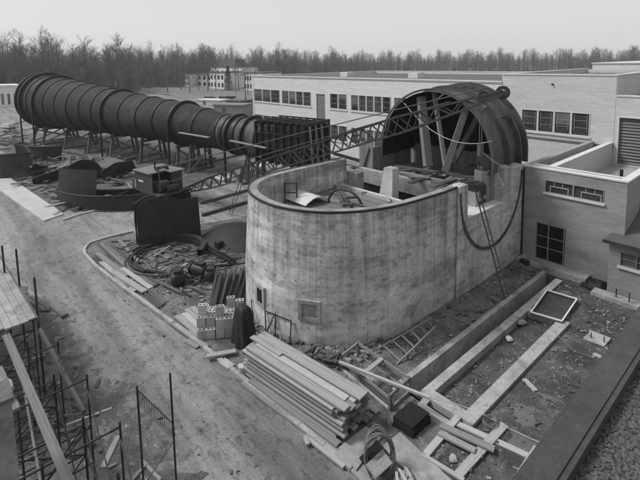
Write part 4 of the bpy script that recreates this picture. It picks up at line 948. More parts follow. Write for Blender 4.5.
curved_plate(8, 176, 5.0, 2.4, 1.2, 40, 0.1, 'big dark curved plate at the left edge of the picture', 'steel_dark', rib=True)
curved_plate(40, 160, 6.0, 1.7, 0.8, 35, 0.15, 'dark curved plate standing farther back left of the tunnel legs', rib=True)
# sloping dished pieces
def dish(px, py, a, b, h, rz, label, mat='rust_plate'):
    t = thing('dished_section', label, 'steel plate', G(px, py, 0.05), R(rz)); rows = []; n_ = 12
    for i in range(7):
        v = i/6; rows.append([Vector((a*(k/n_-.5), b*(v-.5), h*v+0.16*(1-4*(k/n_-.5)**2)*(0.4+v))) for k in range(n_+1)])
    m = MB(); m.solid(rows, 0.06); obj(m, 'sheet', mat, t, local=True, smooth=True)
    obj(MB().tube([r_[-1]+V(0, 0, .06) for r_ in rows], 0.1, 5), 'rib', 'steel_black', t, local=True)
    return t
curved_plate(31, 178, 3.4, 1.7, -0.6, 62, 0.3, 'leaning dark plate with curved rib nearest the broad sidewalk', rib=True, tilt=(-48, 8), lift=.25)
curved_plate(52, 178, 3.4, 1.5, 0.7, 100, 0.2, 'tilted dark plate in the middle of the scrap heap', tilt=(38, -14), cut=.5, lift=.2)
curved_plate(25, 166, 3.6, 2.0, -0.5, 15, 0.2, 'dark curved plate behind the big one at the left edge', 'steel_dark', rib=True, tilt=(20, 12))
curved_plate(60, 170, 3.2, 1.6, 0.5, -15, 0.3, 'small leaning plate in front of the tunnel legs', 'steel_dark', tilt=(-42, 10), cut=.4, lift=.3)
curved_plate(84, 178, 3.4, 1.7, -0.5, 70, 0.2, 'dark torn plate right behind the upright one', 'steel_dark', tilt=(35, 18), cut=.6, lift=.2)
curved_plate(100, 170, 4.0, 1.6, 0.4, 20, 0.2, 'broad grey plate tipped back in front of the trestles', 'steel_shell', tilt=(-55, -6), cut=.3, lift=.5)
curved_plate(122, 178, 3.0, 1.5, -0.5, 80, 0.3, 'dark leaning plate close to the crane cab', 'steel_dark', tilt=(30, -20), cut=.5)
curved_plate(58, 190, 2.4, 1.2, 0.4, 10, 0.2, 'small torn plate lying at the near edge of the scrap heap', tilt=(-60, 12), cut=.6, lift=.3)
curved_plate(36, 172, 2.8, 1.3, 0.4, 140, 0.2, 'upturned dark plate left of the middle of the scrap heap', tilt=(50, 10), cut=.5, lift=.2)
sc = thing('scrap_heap', 'heap of loose boards and steel offcuts among the dark plates', 'scrap heap', G(58, 180))
for k in range(230):
    px, py = rnd.uniform(8, 132), rnd.uniform(156, 204); 
    if py > 172+0.5*px: continue
    p = G(px, py, rnd.uniform(0.08, 0.45)); a_ = rnd.uniform(0, 6.28); l = rnd.uniform(0.4, 2.0)
    board(sc, 'offcut', p, p+V(l*math.cos(a_), l*math.sin(a_), rnd.uniform(-.25, .35)), rnd.uniform(.12, .4), 0.06, rnd.choice(('wood_dark', 'steel_dark', 'wood_dark', 'rust_plate', 'rust_plate', 'wood_old', 'wood_new')))
sc2 = thing('scrap_heap', 'farther scrap heap left of the tunnel wide end', 'scrap heap', G(10, 138))
for k in range(30):
    px, py = rnd.uniform(-10, 24), rnd.uniform(124, 146); p = G(px, py, rnd.uniform(0.1, 0.9)); a_ = rnd.uniform(0, 6.28); l = rnd.uniform(1.2, 4)
    board(sc2, 'offcut', p, p+V(l*math.cos(a_), l*math.sin(a_), rnd.uniform(-.4, .5)), rnd.uniform(.2, .6), 0.1, rnd.choice(('wood_dark', 'wood_old', 'rust_plate', 'steel_dark')))

# ------------------------------------------------------------------ timber and materials inside the kerb
def flat_stack(name, label, rows, mat, th=0.06, cat='timber stack', jit=0.05, mats=None):
    t = thing(name, label, cat, G(*rows[0][0]))
    for i, (a, b, wd, z) in enumerate(rows):
        board(t, 'plank', G(*a, z)+V(rnd.uniform(-jit, jit), rnd.uniform(-jit, jit), 0), G(*b, z)+V(rnd.uniform(-jit, jit), rnd.uniform(-jit, jit), 0), wd, th, rnd.choice(mats) if mats else mat)
    return t
flat_stack('board_stack', 'row of long dark boards lying side by side inside the kerb bend', [((98+3.2*k, 243+0.6*k), (147+2.6*k, 287-0.5*k), 0.2, 0.08+0.01*(k % 3)) for k in range(5)], 'wood_dark', mats=['wood_dark', 'wood_old'])
flat_stack('board_stack', 'few long pale planks lying along the kerb bend', [((96, 253), (128, 276), 0.3, 0.12), ((102, 262), (131, 287), 0.26, 0.1), ((112, 271), (145, 291), 0.3, 0.16), ((122, 268), (150, 288), 0.26, 0.14), ((117, 278), (136, 291), 0.3, 0.1)], 'wood_pale', mats=['wood_pale', 'wood_new'])
flat_stack('pipe_bundle', 'bundle of thin dark bars lying behind the kerb', [((139+2.0*k, 288-1.4*k), (157+2.1*k, 309-1.6*k), 0.09, 0.1) for k in range(5)], 'wood_dark', cat='bars')
flat_stack('board_stack', 'small criss-cross of dark boards by the foot of the tall plate', [((110, 245), (136, 252), 0.18, 0.1), ((118, 240), (140, 262), 0.2, 0.15), ((128, 252), (142, 244), 0.2, 0.2), ((112, 241), (130, 240), 0.2, 0.1)], 'wood_dark', mats=['wood_dark', 'wood_old'])
flat_stack('board_stack', 'loose pale boards lying inside the hoop segments', [((150, 272), (172, 262), 0.14, 0.08), ((176, 271), (192, 260), 0.16, 0.1), ((155, 276), (166, 268), 0.1, 0.06)], 'wood_pale')
flat_stack('plank_row', 'row of pale planks lying flat beside the stacked concrete blocks', [((186, 309), (208, 326), 0.3, 0.08), ((191, 307), (207, 320), 0.26, 0.14), ((178, 315), (204, 337), 0.3, 0.08), ((184, 313), (204, 330), 0.26, 0.13), ((172, 322), (206, 348), 0.24, 0.08)], 'wood_new', mats=['wood_new', 'wood_pale', 'wood_old'])
flat_stack('board_stack', 'few scrap boards by the kerb left of the tarpaulin stack', [((205, 356), (234, 351), 0.22, 0.18), ((193, 330), (205, 338), 0.4, 0.05), ((222, 360), (232, 366), 0.3, 0.06), ((186, 340), (200, 346), 0.3, 0.05)], 'wood_pale', mats=['wood_pale', 'wood_new'])
# concrete block stack: hollow blocks standing on end
cbk = thing('block_stack', 'stack of pale hollow concrete blocks beside the tarpaulin-covered pile', 'block stack', G(207, 330))
def hollow(w_, d_, h_):
    m = MB(); t = 0.035
    m.b2((-w_/2, -d_/2, 0), (w_/2, -d_/2+t, h_)).b2((-w_/2, d_/2-t, 0), (w_/2, d_/2, h_)).b2((-w_/2, -d_/2+t, 0), (-w_/2+t, d_/2-t, h_)).b2((w_/2-t, -d_/2+t, 0), (w_/2, d_/2-t, h_)).b2((-t/2, -d_/2+t, 0), (t/2, d_/2-t, h_*.999))
    return m
hme = mesh_of(hollow(0.34, 0.19, 0.40), 'block', 'cinder_block')
base = G(201, 333); ex = (G(222, 331)-G(201, 333)).normalized(); ey = Vector((-ex.y, ex.x, 0)); brz = math.atan2(ex.y, ex.x)
lay = [5, 5, 3]
for i in range(7):
    for j in range(5):
        nl = rnd.choice((2, 2, 2, 3)) if (i in (1, 2, 3, 4) and j < 4) else rnd.choice((1, 1, 2))
        for l in range(nl):
            o = bpy.data.objects.new('block', hme); col.objects.link(o); o.parent = cbk
            o.location = base+ex*(0.1+0.37*j+rnd.uniform(-.03, .03))+ey*(-0.45+0.215*i+rnd.uniform(-.02, .02))+V(0, 0, 0.03+0.405*l)-cbk.location
            o.rotation_euler.z = brz+rnd.uniform(-.12, .12)
# dark sheets leaning together (left of the covered pile)
ds = thing('leaning_sheets', 'row of narrow dark corrugated sheets leaning together against the tank foot', 'sheet stack', G(226, 305))
for k in range(17):
    a = G(210+1.9*k, 307-0.1*k+(k % 3)); tz = 1.55+rnd.uniform(-.15, .15)
    b = a+V(-.05+rnd.uniform(-.08, .08), 0.55+rnd.uniform(-.1, .1), tz)
    board(ds, 'sheet', a, b, 0.13, 0.04, 'wood_dark', up=(0.3, -1, 0))
    a2 = a+V(0.05, 0.25, 0); board(ds, 'sheet', a2, a2+V(0.1+rnd.uniform(-.1, .1), 0.5, tz*0.95), 0.12, 0.04, 'wood_dark', up=(0.3, -1, 0))
# tarpaulin-covered pile
ct = G(240, 352); rows = []
prof = [(0.0, 0.5), (0.25, 0.46), (0.6, 0.42), (1.0, 0.38), (1.35, 0.34), (1.55, 0.3), (1.63, 0.2), (1.65, 0.02)]
for z, r_ in prof:
    row = []
    for k in range(40):
        a_ = 2*math.pi*k/40; fold = 1+0.10*math.sin(7*a_+z)*(1.2-z/1.65)+0.05*math.sin(13*a_+2*z)
        cs_, sn_ = math.cos(a_), math.sin(a_); sq = 1/max(abs(cs_), abs(sn_))**0.6
        row.append(ct+V(-0.2+r_*fold*cs_*sq*1.0-0.05*z, 0.35+r_*fold*sn_*sq*0.75, z))
    rows.append(row)
m = MB(); m.grid(rows, closed=True, flip=False); solo(m, 'covered_pile', 'tarp', 'tall narrow pile draped in black tarpaulin beside the lumber pile', 'covered pile', smooth=True)
solo(MB().bar(G(246, 352, .02), G(256, 344, .02), 1.2, 0.03), 'tarpaulin', 'tarp', 'flat dark sheet standing in for the shadow right of the covered pile', 'tarpaulin')  # dark sheet added on the ground as the cast shadow of the pile
# paint bucket by the pile
bk = thing('bucket', 'small pale bucket standing between covered pile and lumber pile', 'bucket', G(243, 374))
obj(MB().tube([(0, 0, 0), (0, 0, .34)], [.13, .17], 14), 'body', 'concrete_pale', bk, local=True, smooth=True)
obj(MB().tube([(-.17, 0, .32), (-.1, 0, .44), (.1, 0, .44), (.17, 0, .32)], .012, 5), 'handle', 'steel_dark', bk, local=True)
# the big lumber pile
lp0, lp1 = V(-12.75, 7.55, 0), V(-8.45, 8.07, 0); ld = (lp1-lp0).normalized(); ln = V(-ld.y, ld.x, 0)
lp = thing('lumber_pile', 'big pile of long sawn planks stacked on the ground in front of the tank', 'lumber pile', lp0)
L0 = (lp1-lp0).length
for k in (0.6, 2.1, 3.7): board(lp, 'bearer', lp0+ld*k-ln*0.05+V(0, 0, 0.06), lp0+ld*k+ln*1.1+V(0, 0, 0.06), 0.12, 0.12, 'wood_old')
nlay = 14; zt_ = 0.12
for l in range(nlay):
    th_ = 0.062 if l % 4 != 3 else 0.08; y_ = rnd.uniform(-.07, .06)
    while y_ < 0.98:
        wd = rnd.choice((0.2, 0.24, 0.28)); s0 = rnd.uniform(-0.08, 0.12); s1 = L0+rnd.uniform(-0.32, 0.2); wob = rnd.uniform(-.015, .015)
        if l < 3: s0 -= 0.1
        board(lp, 'plank', lp0+ld*s0+ln*(y_+wd/2)+V(0, 0, zt_+th_/2), lp0+ld*s1+ln*(y_+wd/2+wob)+V(0, 0, zt_+th_/2+rnd.uniform(-.012, .012)), wd-0.014, th_-0.016, rnd.choice(('wood_new', 'wood_new', 'wood_old', 'wood_pale')))
        y_ += wd
    zt_ += th_+rnd.uniform(0, .006)
for s0, s1, y_, wd, z in ((0.05, L0+0.12, 0.14, 0.27, 0.0), (0.15, L0-0.15, 0.47, 0.24, -0.035), (-0.1, L0+0.22, 0.82, 0.42, 0.03), (-0.25, L0*0.3, 0.55, 0.2, 0.02)):
    board(lp, 'plank', lp0+ld*s0+ln*y_+V(0, 0, zt_+0.03+z), lp0+ld*s1+ln*y_+V(0, 0, zt_+0.03+z), wd, 0.05, 'wood_pale')
# planks on the ground along the pile
flat_stack('plank_row', 'long low planks lying on the ground along the road side of the lumber pile', [((243, 383), (338, 452), 0.28, 0.06), ((250, 381), (338, 445), 0.22, 0.13), ((240, 378), (300, 418), 0.2, 0.05)], 'wood_old', mats=['wood_old', 'wood_new'])
flat_stack('board_stack', 'slender pale board lying on the road edge below the lumber pile', [((304, 437), (345, 466), 0.12, 0.09), ((304, 437), (308, 445), 0.12, 0.12)], 'wood_pale')
flat_stack('board_stack', 'short stub planks sticking out behind the end of the lumber pile', [((362, 402), (378, 413), 0.2, 0.1), ((362, 408), (374, 418), 0.16, 0.16), ((356, 400), (370, 410), 0.16, 0.22)], 'wood_old')
# plywood sheets and pale rubbish in the foreground
def sheet_board(px, z, label, mat='ply', th=0.03):
    return plate([G(x, y, z) for x, y in px], th, label, mat, 'plywood_sheet')
sheet_board([(339, 447), (366, 427), (372, 433), (378, 440), (352, 468), (347, 458)][:1]+[(366, 426), (382, 436), (356, 470)], 0.13, 'pale plywood sheet lying at the near end of the lumber pile')
sheet_board([(382, 446), (400, 432), (452, 480), (430, 495)], 0.12, 'bare plywood sheet lying under the hose coil in the foreground')
flat_stack('board_stack', 'pale boards lying on the ground below the plywood sheet', [((352, 456), (400, 505), 0.24, 0.05), ((346, 462), (380, 496), 0.2, 0.05), ((336, 452), (352, 466), 0.24, 0.08)], 'wood_new')
sr = thing('splintered_heap', 'heap of bright splintered laths at the bottom edge', 'lath heap', G(408, 474))
for k in range(22):
    p = G(402+rnd.uniform(-6, 10), 470+rnd.uniform(-3, 12), 0.15+0.015*k); a_ = rnd.uniform(-.5, .5)-0.8
    board(sr, 'lath', p, p+V(0.8*math.cos(a_), 0.8*math.sin(a_), rnd.uniform(-.05, .08)), 0.07, 0.02, 'wood_pale')
# hose coil standing on edge, with planks in it
hc = thing('hose_coil', 'standing coil of grey hose leaning on dark boards in the foreground', 'hose coil', G(380, 474))
c = G(379, 472)+V(0, 0, 0.55); ax1_ = V(0.45, 0.62, 0.05).normalized(); ax2_ = V(-0.22, 0.1, 1).normalized(); nn = ax1_.cross(ax2_)
for j in range(13):
    r1, r2, of = 0.36+rnd.uniform(-.04, .06), 0.56+rnd.uniform(-.08, .08), (j-6)*0.024
    tl_ = rnd.uniform(-.12, .12)
    obj(MB().tube([c+ax1_*(r1*math.cos(t)+tl_*math.sin(t)*0.3)+ax2_*(r2*math.sin(t))+nn*(of+0.06*math.sin(2*t+j)) for t in [k*math.pi/18 for k in range(36)]], 0.02, 6, closed=True), 'hose_turn', 'hose', hc, smooth=True)
dbx = thing('dark_board_stack', 'dark boards and felt lying inside the hose coil', 'board stack', G(378, 470))
for k in range(4): board(dbx, 'board', G(363+3*k, 462+4*k, 0.2+0.12*k), G(380+3*k, 444+5*k, 0.25+0.12*k), 0.26, 0.06, ('felt' if k < 2 else 'wood_new'), up=(0.3, 0, 1))
# black bale of felt
fb = thing('felt_bale', 'black square bale of roofing felt on the ground by the trench end', 'bale', G(411, 428))
q = [G(390, 428), G(413, 443), G(433, 424), G(411, 410)]
cb_ = sum(q, Vector())/4
for l, (sc_, dx) in enumerate(((1.0, 0), (0.97, 0.02), (0.93, -0.02))):
    m = MB(); P = [cb_+(p-cb_)*sc_*0.9+V(dx, 0, 0) for p in q]; m.prism([p.xy for p in P], 0.02+0.12*l, 0.135+0.12*l); obj(m, 'felt_slab', 'felt', fb)
sheet_board([(401, 439), (412, 437), (411, 444), (403, 445)], 0.05, 'small pale board scrap lying in front of the black bale', 'wood_pale')
# open timber crate frame
cf = thing('timber_frame_box', 'open box frame of pale timbers lying between lumber pile and trench', 'timber frame', G(372, 385))
top_z, H_ = 0.55, 0.55
A0, A1, A2, A3 = G(341, 371), G(390, 412), G(409, 394), G(358, 357)
def vz(p, z): return Vector((p.x, p.y, z))
for p in (A0, A1, A2, A3): board(cf, 'post', vz(p, 0), vz(p, H_+0.06), 0.09, 0.09, 'wood_old', up=(0, 1, 0))
for a, b, z, mt in ((A0, A1, 0.08, 'wood_pale'), (A1, A2, 0.08, 'wood_old'), (A2, A3, 0.08, 'wood_old'), (A3, A0, 0.08, 'wood_old'), (A1, A2, H_, 'wood_new'), (A2, A3, H_, 'wood_new'), (A3, A0, H_, 'wood_new'), (A0, A1, H_-0.1, 'wood_old')):
    board(cf, 'rail', vz(a, z), vz(b, z), 0.05, 0.1, mt)
board(cf, 'rail', vz(A0, 0.5), vz(A1.lerp(A2, 0.1), 0.12), 0.06, 0.16, 'wood_old')
board(cf, 'cross_rail', vz(A0.lerp(A1, .5), H_+0.05), vz(A3.lerp(A2, .5), H_+0.05), 0.16, 0.05, 'wood_pale')
lt = board(None, 'long_timber', vz(G(339, 362, .75), .75), vz(G(430, 397, .75), .72), 0.09, 0.07, 'wood_pale', label='long pale timber laid across the box frame towards the trench', cat='timber')
rbk = rough_sheet([(-10.7, 10.4), (-9.3, 10.0), (-8.6, 10.9), (-10.0, 11.3)], 0.03, 0.12, 0.14, 18); solo(rbk, 'rubble_heap', 'rubble', 'loose rubble heap inside the timber box frame', 'rubble')
# ladder lying against the tank foot
def ladder(a0, a1, b0, b1, n_, label, w_=0.07, mat='wood_new'):
    t = thing('ladder', label, 'ladder', (a0+b0)/2)
    board(t, 'rail', a0, a1, w_, w_, mat); board(t, 'rail', b0, b1, w_, w_, mat)
    for k in range(n_):
        s_ = (k+0.6)/n_; board(t, 'rung', a0.lerp(a1, s_), b0.lerp(b1, s_), 0.06, 0.03, 'wood_old')
    return t
ladder(G(378, 349, .1), G(432, 318, .9), G(396, 365, .06), G(436, 326, .6), 6, 'short wide ladder lying against the foot of the tank', 0.05, 'wood_old')
# tall thin ladder on the notch
ladder(G(505, 300, .02), WX(475, 190, -10.35), G(509, 299, .02), WX(479, 191, -10.3), 16, 'tall thin ladder leaning on the notch of the flat tank wall', 0.05, 'wood_dark')
# light steel frames leaning on the tank
sf = thing('steel_scaffold_panel', 'light welded steel frames leaning on the curved tank wall', 'scaffold panel', G(270, 338))
for (a, b) in (((254, 330), (259, 297)), ((266, 335), (272, 307)), ((275, 339), (281, 309)), ((290, 346), (296, 316))):
    p = G(*a); n_ = on_wall(*b); obj(MB().tube([p, n_[0]+n_[1]*0.06], 0.025, 6), 'post', 'steel_dark', sf)
P1, P2_, P3 = on_wall(272, 307), on_wall(296, 316), on_wall(259, 297)
obj(MB().tube([P1[0]+P1[1]*.07, P2_[0]+P2_[1]*.07], 0.022, 6), 'rail', 'steel_dark', sf)
for (a, b) in (((266, 334), (279, 316)), ((267, 330), (280, 311)), ((254, 328), (262, 334)), ((262, 334), (285, 343)), ((283, 312), (294, 320))):
    pa = G(*a, 0.15) if a[1] > 326 else on_wall(*a)[0]+on_wall(*a)[1]*.1; pb = on_wall(*b)[0]+on_wall(*b)[1]*.08 if b[1] < 326 else G(*b, 0.15)
    obj(MB().tube([pa, pb], 0.018, 6), 'brace', 'steel_dark', sf)
# dark broken sawhorses at the tank foot
for i, (px, py, lab) in enumerate(((308, 352, 'broken dark sawhorse at the tank foot behind the lumber pile'), (333, 358, 'second broken sawhorse, leaning by the box frame'))):
    t = thing('sawhorse', lab, 'sawhorse', G(px, py))
    for a, b, z0, z1 in (((-8, 4), (8, -6), .1, .55), ((-6, -4), (6, 6), .05, .4), ((2, 6), (10, -8), .05, .75), ((-10, 2), (2, 6), .3, .25)):
        board(t, 'timber', G(px+a[0], py+a[1], z0), G(px+b[0]*0.7, py+b[1]*0.7, z1), 0.1, 0.08, 'wood_dark')

# ------------------------------------------------------------------ trench, foundation walls, pit
TF = -0.75
struct(MB().b2((-8.74, 11.2, TF-0.1), (-6.1, 22.9, TF)), 'trench_floor', 'dark_dirt')
struct(MB().b2((-8.86, 22.9, TF-.1), (-6.0, 23.0, 0.0)).b2((-8.86, 11.1, TF-.1), (-6.0, 11.19, 0.0)).b2((-6.19, 19.0, TF), (-6.05, 22.89, -0.01)), 'trench_bank', 'dark_dirt')
tw = thing('trench_wall', 'long thin concrete trench wall beside the tank yard', 'wall', (-8.75, 17, 0))
obj(MB().b2((-8.86, 11.2, TF), (-8.66, 22.9, 0.1)), 'wall', 'concrete_plain', tw)
obj(MB().b2((-8.868, 11.19, 0.102), (-8.652, 22.91, 0.15)), 'top_edge', 'concrete_plain', tw)
fd = thing('foundation_frame', 'open rectangle of low pale concrete foundation walls beside the trench', 'foundation', (-7.2, 15, 0))
FZ = 0.12
obj(MB().b2((-8.1, 11.35, TF), (-7.78, 22.6, FZ)), 'foundation_wall', 'concrete_plain', fd)
obj(MB().b2((-6.62, 11.352, TF), (-6.2, 19.0, FZ+0.02)), 'foundation_wall', 'concrete_plain', fd)
obj(MB().b2((-7.778, 11.3, TF), (-6.622, 11.72, FZ+0.01)), 'foundation_wall', 'concrete_plain', fd)
obj(MB().b2((-7.778, 18.7, TF), (-6.622, 18.998, FZ+0.01)), 'foundation_wall', 'concrete_plain', fd)
ip = rough_sheet([(-7.85, 11.5), (-6.5, 11.5), (-6.5, 18.9), (-7.85, 18.9)], -0.16, 0.2, 0.08, 2.0)
struct(ip, 'pit_soil', 'mud', smooth=True)
# pale lump, rags in the pit
def stone(px, py, r_, label, mat='concrete_pale', z=0.0, name='stone', cat='stone'):
    c = G(px, py, z); m = MB(); rows = []
    for i in range(5):
        a_ = math.pi*i/4*0.98+0.02; rows.append([c+V(r_*math.sin(a_)*math.cos(t)*(1+0.3*math.sin(3*t+px)), r_*math.sin(a_)*math.sin(t)*(1+0.3*math.cos(2*t+py)), r_*0.6*(1+math.cos(a_)*0.9)) for t in [k*math.pi/4 for k in range(8)]])
    m.grid(rows, closed=True, flip=True); return solo(m, name, mat, label, cat)
stone(509, 341, 0.16, 'pale crumpled paper lying inside the foundation pit', z=-0.14, name='crumpled_paper', cat='paper')
stone(521, 325, 0.2, 'pale broken stone at the far end of the foundation pit', 'concrete_plain', z=-0.14)
stone(453, 461, 0.13, 'rounded stone on the mud below the form planks', 'concrete_plain')
# sand screen with white edge
sn = thing('sand_screen', 'framed mesh sand screen with bright edges lying by the annex', 'screen', V(-7.3, 20.2, 0))
C_ = [G(531, 312, .24), G(562, 321, .24), G(577, 299, .24), G(547, 290, .24)]
for a, b in zip(C_, C_[1:]+C_[:1]):
    board(sn, 'edge_strip', a, b, 0.05, 0.05, 'white_paint'); board(sn, 'side_board', a-V(0, 0, .14), b-V(0, 0, .12), 0.05, 0.2, 'wood_dark')
m = MB()
for k in range(1, 26):
    m.bar(C_[0].lerp(C_[1], k/26)-V(0, 0, .02), C_[3].lerp(C_[2], k/26)-V(0, 0, .02), 0.008, 0.008)
    m.bar(C_[0].lerp(C_[3], k/26)-V(0, 0, .03), C_[1].lerp(C_[2], k/26)-V(0, 0, .03), 0.008, 0.008)
obj(m, 'wire_mesh', 'steel_dark', sn)['kind'] = 'stuff'
Cc = sum(C_, Vector())/4
obj(MB().prism([Cc.lerp(p, .95).xy for p in C_], 0.03, 0.14), 'sand', 'yard_dirt', sn)
# planks forming a cross grid in the foreground mud
flat_stack('form_planks', 'lattice of pale form planks laid on the mud by the foundation corner', [((421, 404), (456, 427), 0.2, 0.09), ((456, 424), (541, 462), 0.2, 0.07), ((441, 426), (493, 450), 0.22, 0.18), ((439, 434), (476, 451), 0.2, 0.16), ((458, 418), (424, 454), 0.2, 0.11), ((505, 426), (456, 476), 0.24, 0.1), ((422, 455), (462, 480), 0.12, 0.12), ((428, 398), (416, 412), 0.22, 0.07), ((536, 446), (516, 482), 0.1, 0.2)], 'wood_pale', mats=['wood_pale', 'wood_new'])
board(None, 'plank', G(524, 379, .08), G(536, 391, .08), 0.16, 0.05, 'wood_pale', label='short pale plank lying on the wet mud right of the foundation', cat='plank')
stone(490, 410, 0.001, 'x') if False else None
wc = [G(490, 424, .1)+V(0.22*math.cos(t)*(1-.1*t/6), 0.22*math.sin(t), 0.03+0.008*t) for t in [k*.4 for k in range(40)]]
solo(MB().tube(wc, 0.012, 5), 'wire_coil', 'hose', 'small coil of wire lying at the foundation corner', 'wire')
solo(MB().tube([G(*q_, .14) for q_ in ((430, 398), (460, 405), (485, 415), (510, 429), (543, 444))], 0.012, 5), 'wire', 'rope_pale', 'thin wire trailing from the foundation corner across the mud', 'wire')
solo(MB().tube([G(*q_, .14) for q_ in ((553, 331), (562, 340), (575, 352), (590, 356))], 0.014, 5), 'hose', 'hose', 'thin hose trailing over the foundation corner to the bolted pad', 'hose')
pd_ = thing('bolted_pad', 'small pale concrete pad with two bolts on the mud near the dark coping', 'pad', G(596, 342))
pq = [G(583, 341), G(604, 349), G(611, 341), G(591, 333)]
obj(MB().prism([p.xy for p in pq], 0, 0.12), 'block', 'concrete_plain', pd_)
for q_ in ((591, 338), (604, 342)): p = G(*q_, .12); obj(MB().tube([p, p+V(0, 0, .22)], 0.02, 6), 'anchor_bolt', 'steel_dark', pd_)
p = G(597, 357); solo(MB().b2(p+V(-.12, -.1, 0), p+V(.14, .1, .08)), 'brick_piece', 'concrete_plain', 'small pale block on the mud just below the bolted pad', 'block')
stp = G(556, 262); 
for i, (px, py) in enumerate(((527, 264), (531, 266))):
    p = G(px, py, .22); 
solo(MB().b2(G(524, 265)+V(-.2, -.12, 0), G(524, 265)+V(.25, .12, .3)), 'stone_pile', 'steel_dark', 'dark bundle of offcuts at the tank end of the concrete ledge', 'bundle')
# scattered small debris
db = MB()
def chip(p, s_):
    s_ *= 0.5 if rnd.random() < 0.93 else 0.9
    a_ = rnd.uniform(0, 6.28); m3 = Matrix.Rotation(a_, 3, 'Z') @ Matrix.Rotation(rnd.uniform(-.4, .4), 3, 'X'); db.box(p+V(0, 0, s_*.25), (s_*rnd.uniform(.6, 2.2), s_*rnd.uniform(.4, 1), s_*rnd.uniform(.2, .6)), m3)
def scatter(poly, n_, s0, s1, z=0.055):
    xs = [p[0] for p in poly]; ys = [p[1] for p in poly]; k = 0
    while k < n_:
        x, y_ = rnd.uniform(min(xs), max(xs)), rnd.uniform(min(ys), max(ys)); c_ = False
        for i in range(len(poly)):
            x1, y1 = poly[i][0], poly[i][1]; x2, y2 = poly[i-1][0], poly[i-1][1]
            if (y1 > y_) != (y2 > y_) and x < (x2-x1)*(y_-y1)/(y2-y1)+x1: c_ = not c_
        if c_: chip(V(x, y_, z), s0*.7+(s1*1.35-s0*.7)*rnd.random()**4); k += 1
inpx = lambda *q: [tuple(G(x, y_).xy) for x, y_ in q]
scatter(inpx((95, 245), (130, 240), (195, 250), (240, 270), (240, 330), (190, 330), (110, 275)), 800, .04, .16)
scatter([(-10.3, 12), (-8.95, 12), (-8.95, 23), (-10.3, 23)], 520, .03, .15)
scatter([(-7.7, 11.8), (-6.7, 11.8), (-6.7, 18.6), (-7.7, 18.6)], 300, .03, .1, -0.12)
scatter([(-6.0, 9), (-2, 9), (-2, 22.5), (-6.0, 22.5)], 1400, .03, .12)
scatter([(-6.0, 18), (-2, 18), (-2, 22.5), (-8.0, 22.5), (-7.8, 19)], 500, .05, .16)
scatter([(-28, 9), (-20, 9), (-19, 13), (-26, 13)], 500, .04, .14)
scatter([(-12.5, 8.8), (-8.9, 9.3), (-8.9, 12), (-11.2, 10.8)], 350, .03, .14)
scatter([(-8.3, 8.4), (-6, 8.4), (-6, 11.1), (-8.3, 11.1)], 260, .03, .1)
scatter([(-14, 9.6), (-10.6, 10.2), (-10.3, 13), (-11.3, 12), (-12.6, 10.6), (-14, 10.1)], 500, .05, .22)
scatter([(-19, 8.6), (-14.2, 8.9), (-14.4, 10.1), (-17.5, 10.6)], 300, .05, .2)
scatter([(-20, -1), (-9, -1), (-9, 3), (-20, 3)], 420, .04, .2)
scatter([(-75, 7), (-40, 7), (-37, 12), (-40, 24), (-75, 20)], 600, .08, .35)
struct(db, 'debris', 'rubble', kind='stuff')
dk2 = MB(); db_keep = db; db = dk2
scatter([(-10.3, 12), (-8.95, 12), (-8.95, 23), (-10.3, 23)], 160, .05, .2)
scatter([(-6.0, 9), (-2, 9), (-2, 22.5), (-6.0, 22.5)], 500, .05, .22)
scatter([(-25, 2.5), (-9, 3), (-9, 7), (-25, 6)], 700, .03, .09, 0.02)
scatter([(-14, 9.6), (-10.6, 10.2), (-10.3, 13), (-11.3, 12), (-12.6, 10.6), (-14, 10.1)], 400, .06, .3)
scatter([(-20, -1), (-9, -1), (-9, 3), (-20, 2.6)], 500, .05, .25)
scatter(inpx((95, 245), (130, 240), (195, 250), (240, 270), (240, 330), (190, 330), (110, 275)), 260, .05, .2)
struct(dk2, 'mud_clods', 'dark_dirt', kind='stuff')

# ------------------------------------------------------------------ scaffolding at the lower left
SZ = 3.0
def px_top(x, y_, z=SZ): return G(x, y_, z)
fr_tops = [(58, 344, 'first'), (87, 378, 'second'), (120, 426, 'third')]
for x, y_, o_ in fr_tops:
    p = px_top(x, y_); q = V(p.x, p.y-2.6, SZ)
    t = thing('scaffold', '%s tubular steel scaffold frame from the timber deck towards the viewer' % o_, 'scaffold', (p.x, p.y, 0), 0, 'tubular scaffold frames at lower left')
    for b in (p, V(p.x, p.y-1.5, SZ)): obj(MB().tube([V(b.x, b.y, 0.03), V(b.x, b.y, SZ+0.1)], 0.026, 8), 'post', 'steel_dark', t)
    obj(MB().tube([V(p.x, p.y+0.02, SZ-0.02), V(p.x, q.y, SZ-0.02)], 0.024, 8), 'top_rail', 'steel_dark', t)
    obj(MB().tube([V(p.x, p.y, SZ-1.4), V(p.x, q.y, SZ-1.4)], 0.022, 8), 'middle_rail', 'steel_dark', t)
    obj(MB().tube([V(p.x, p.y, SZ-1.3), V(p.x, p.y-1.5, SZ-2.6)], 0.022, 6), 'brace', 'steel_dark', t)
    obj(MB().tube([V(p.x, p.y, 0.6), V(p.x, p.y-1.5, 0.6)], 0.022, 6), 'bottom_rail', 'steel_dark', t)
    obj(MB().tube([V(p.x+0.03, p.y-0.02, SZ-0.3), V(p.x+1.8, p.y+0.02, 0.9)], 0.016, 6), 'brace', 'rope', t)
    obj(MB().tube([V(p.x+0.03, p.y-1.48, 0.9), V(p.x+1.8, p.y-1.48, SZ-0.5)], 0.016, 6), 'brace', 'rope', t)
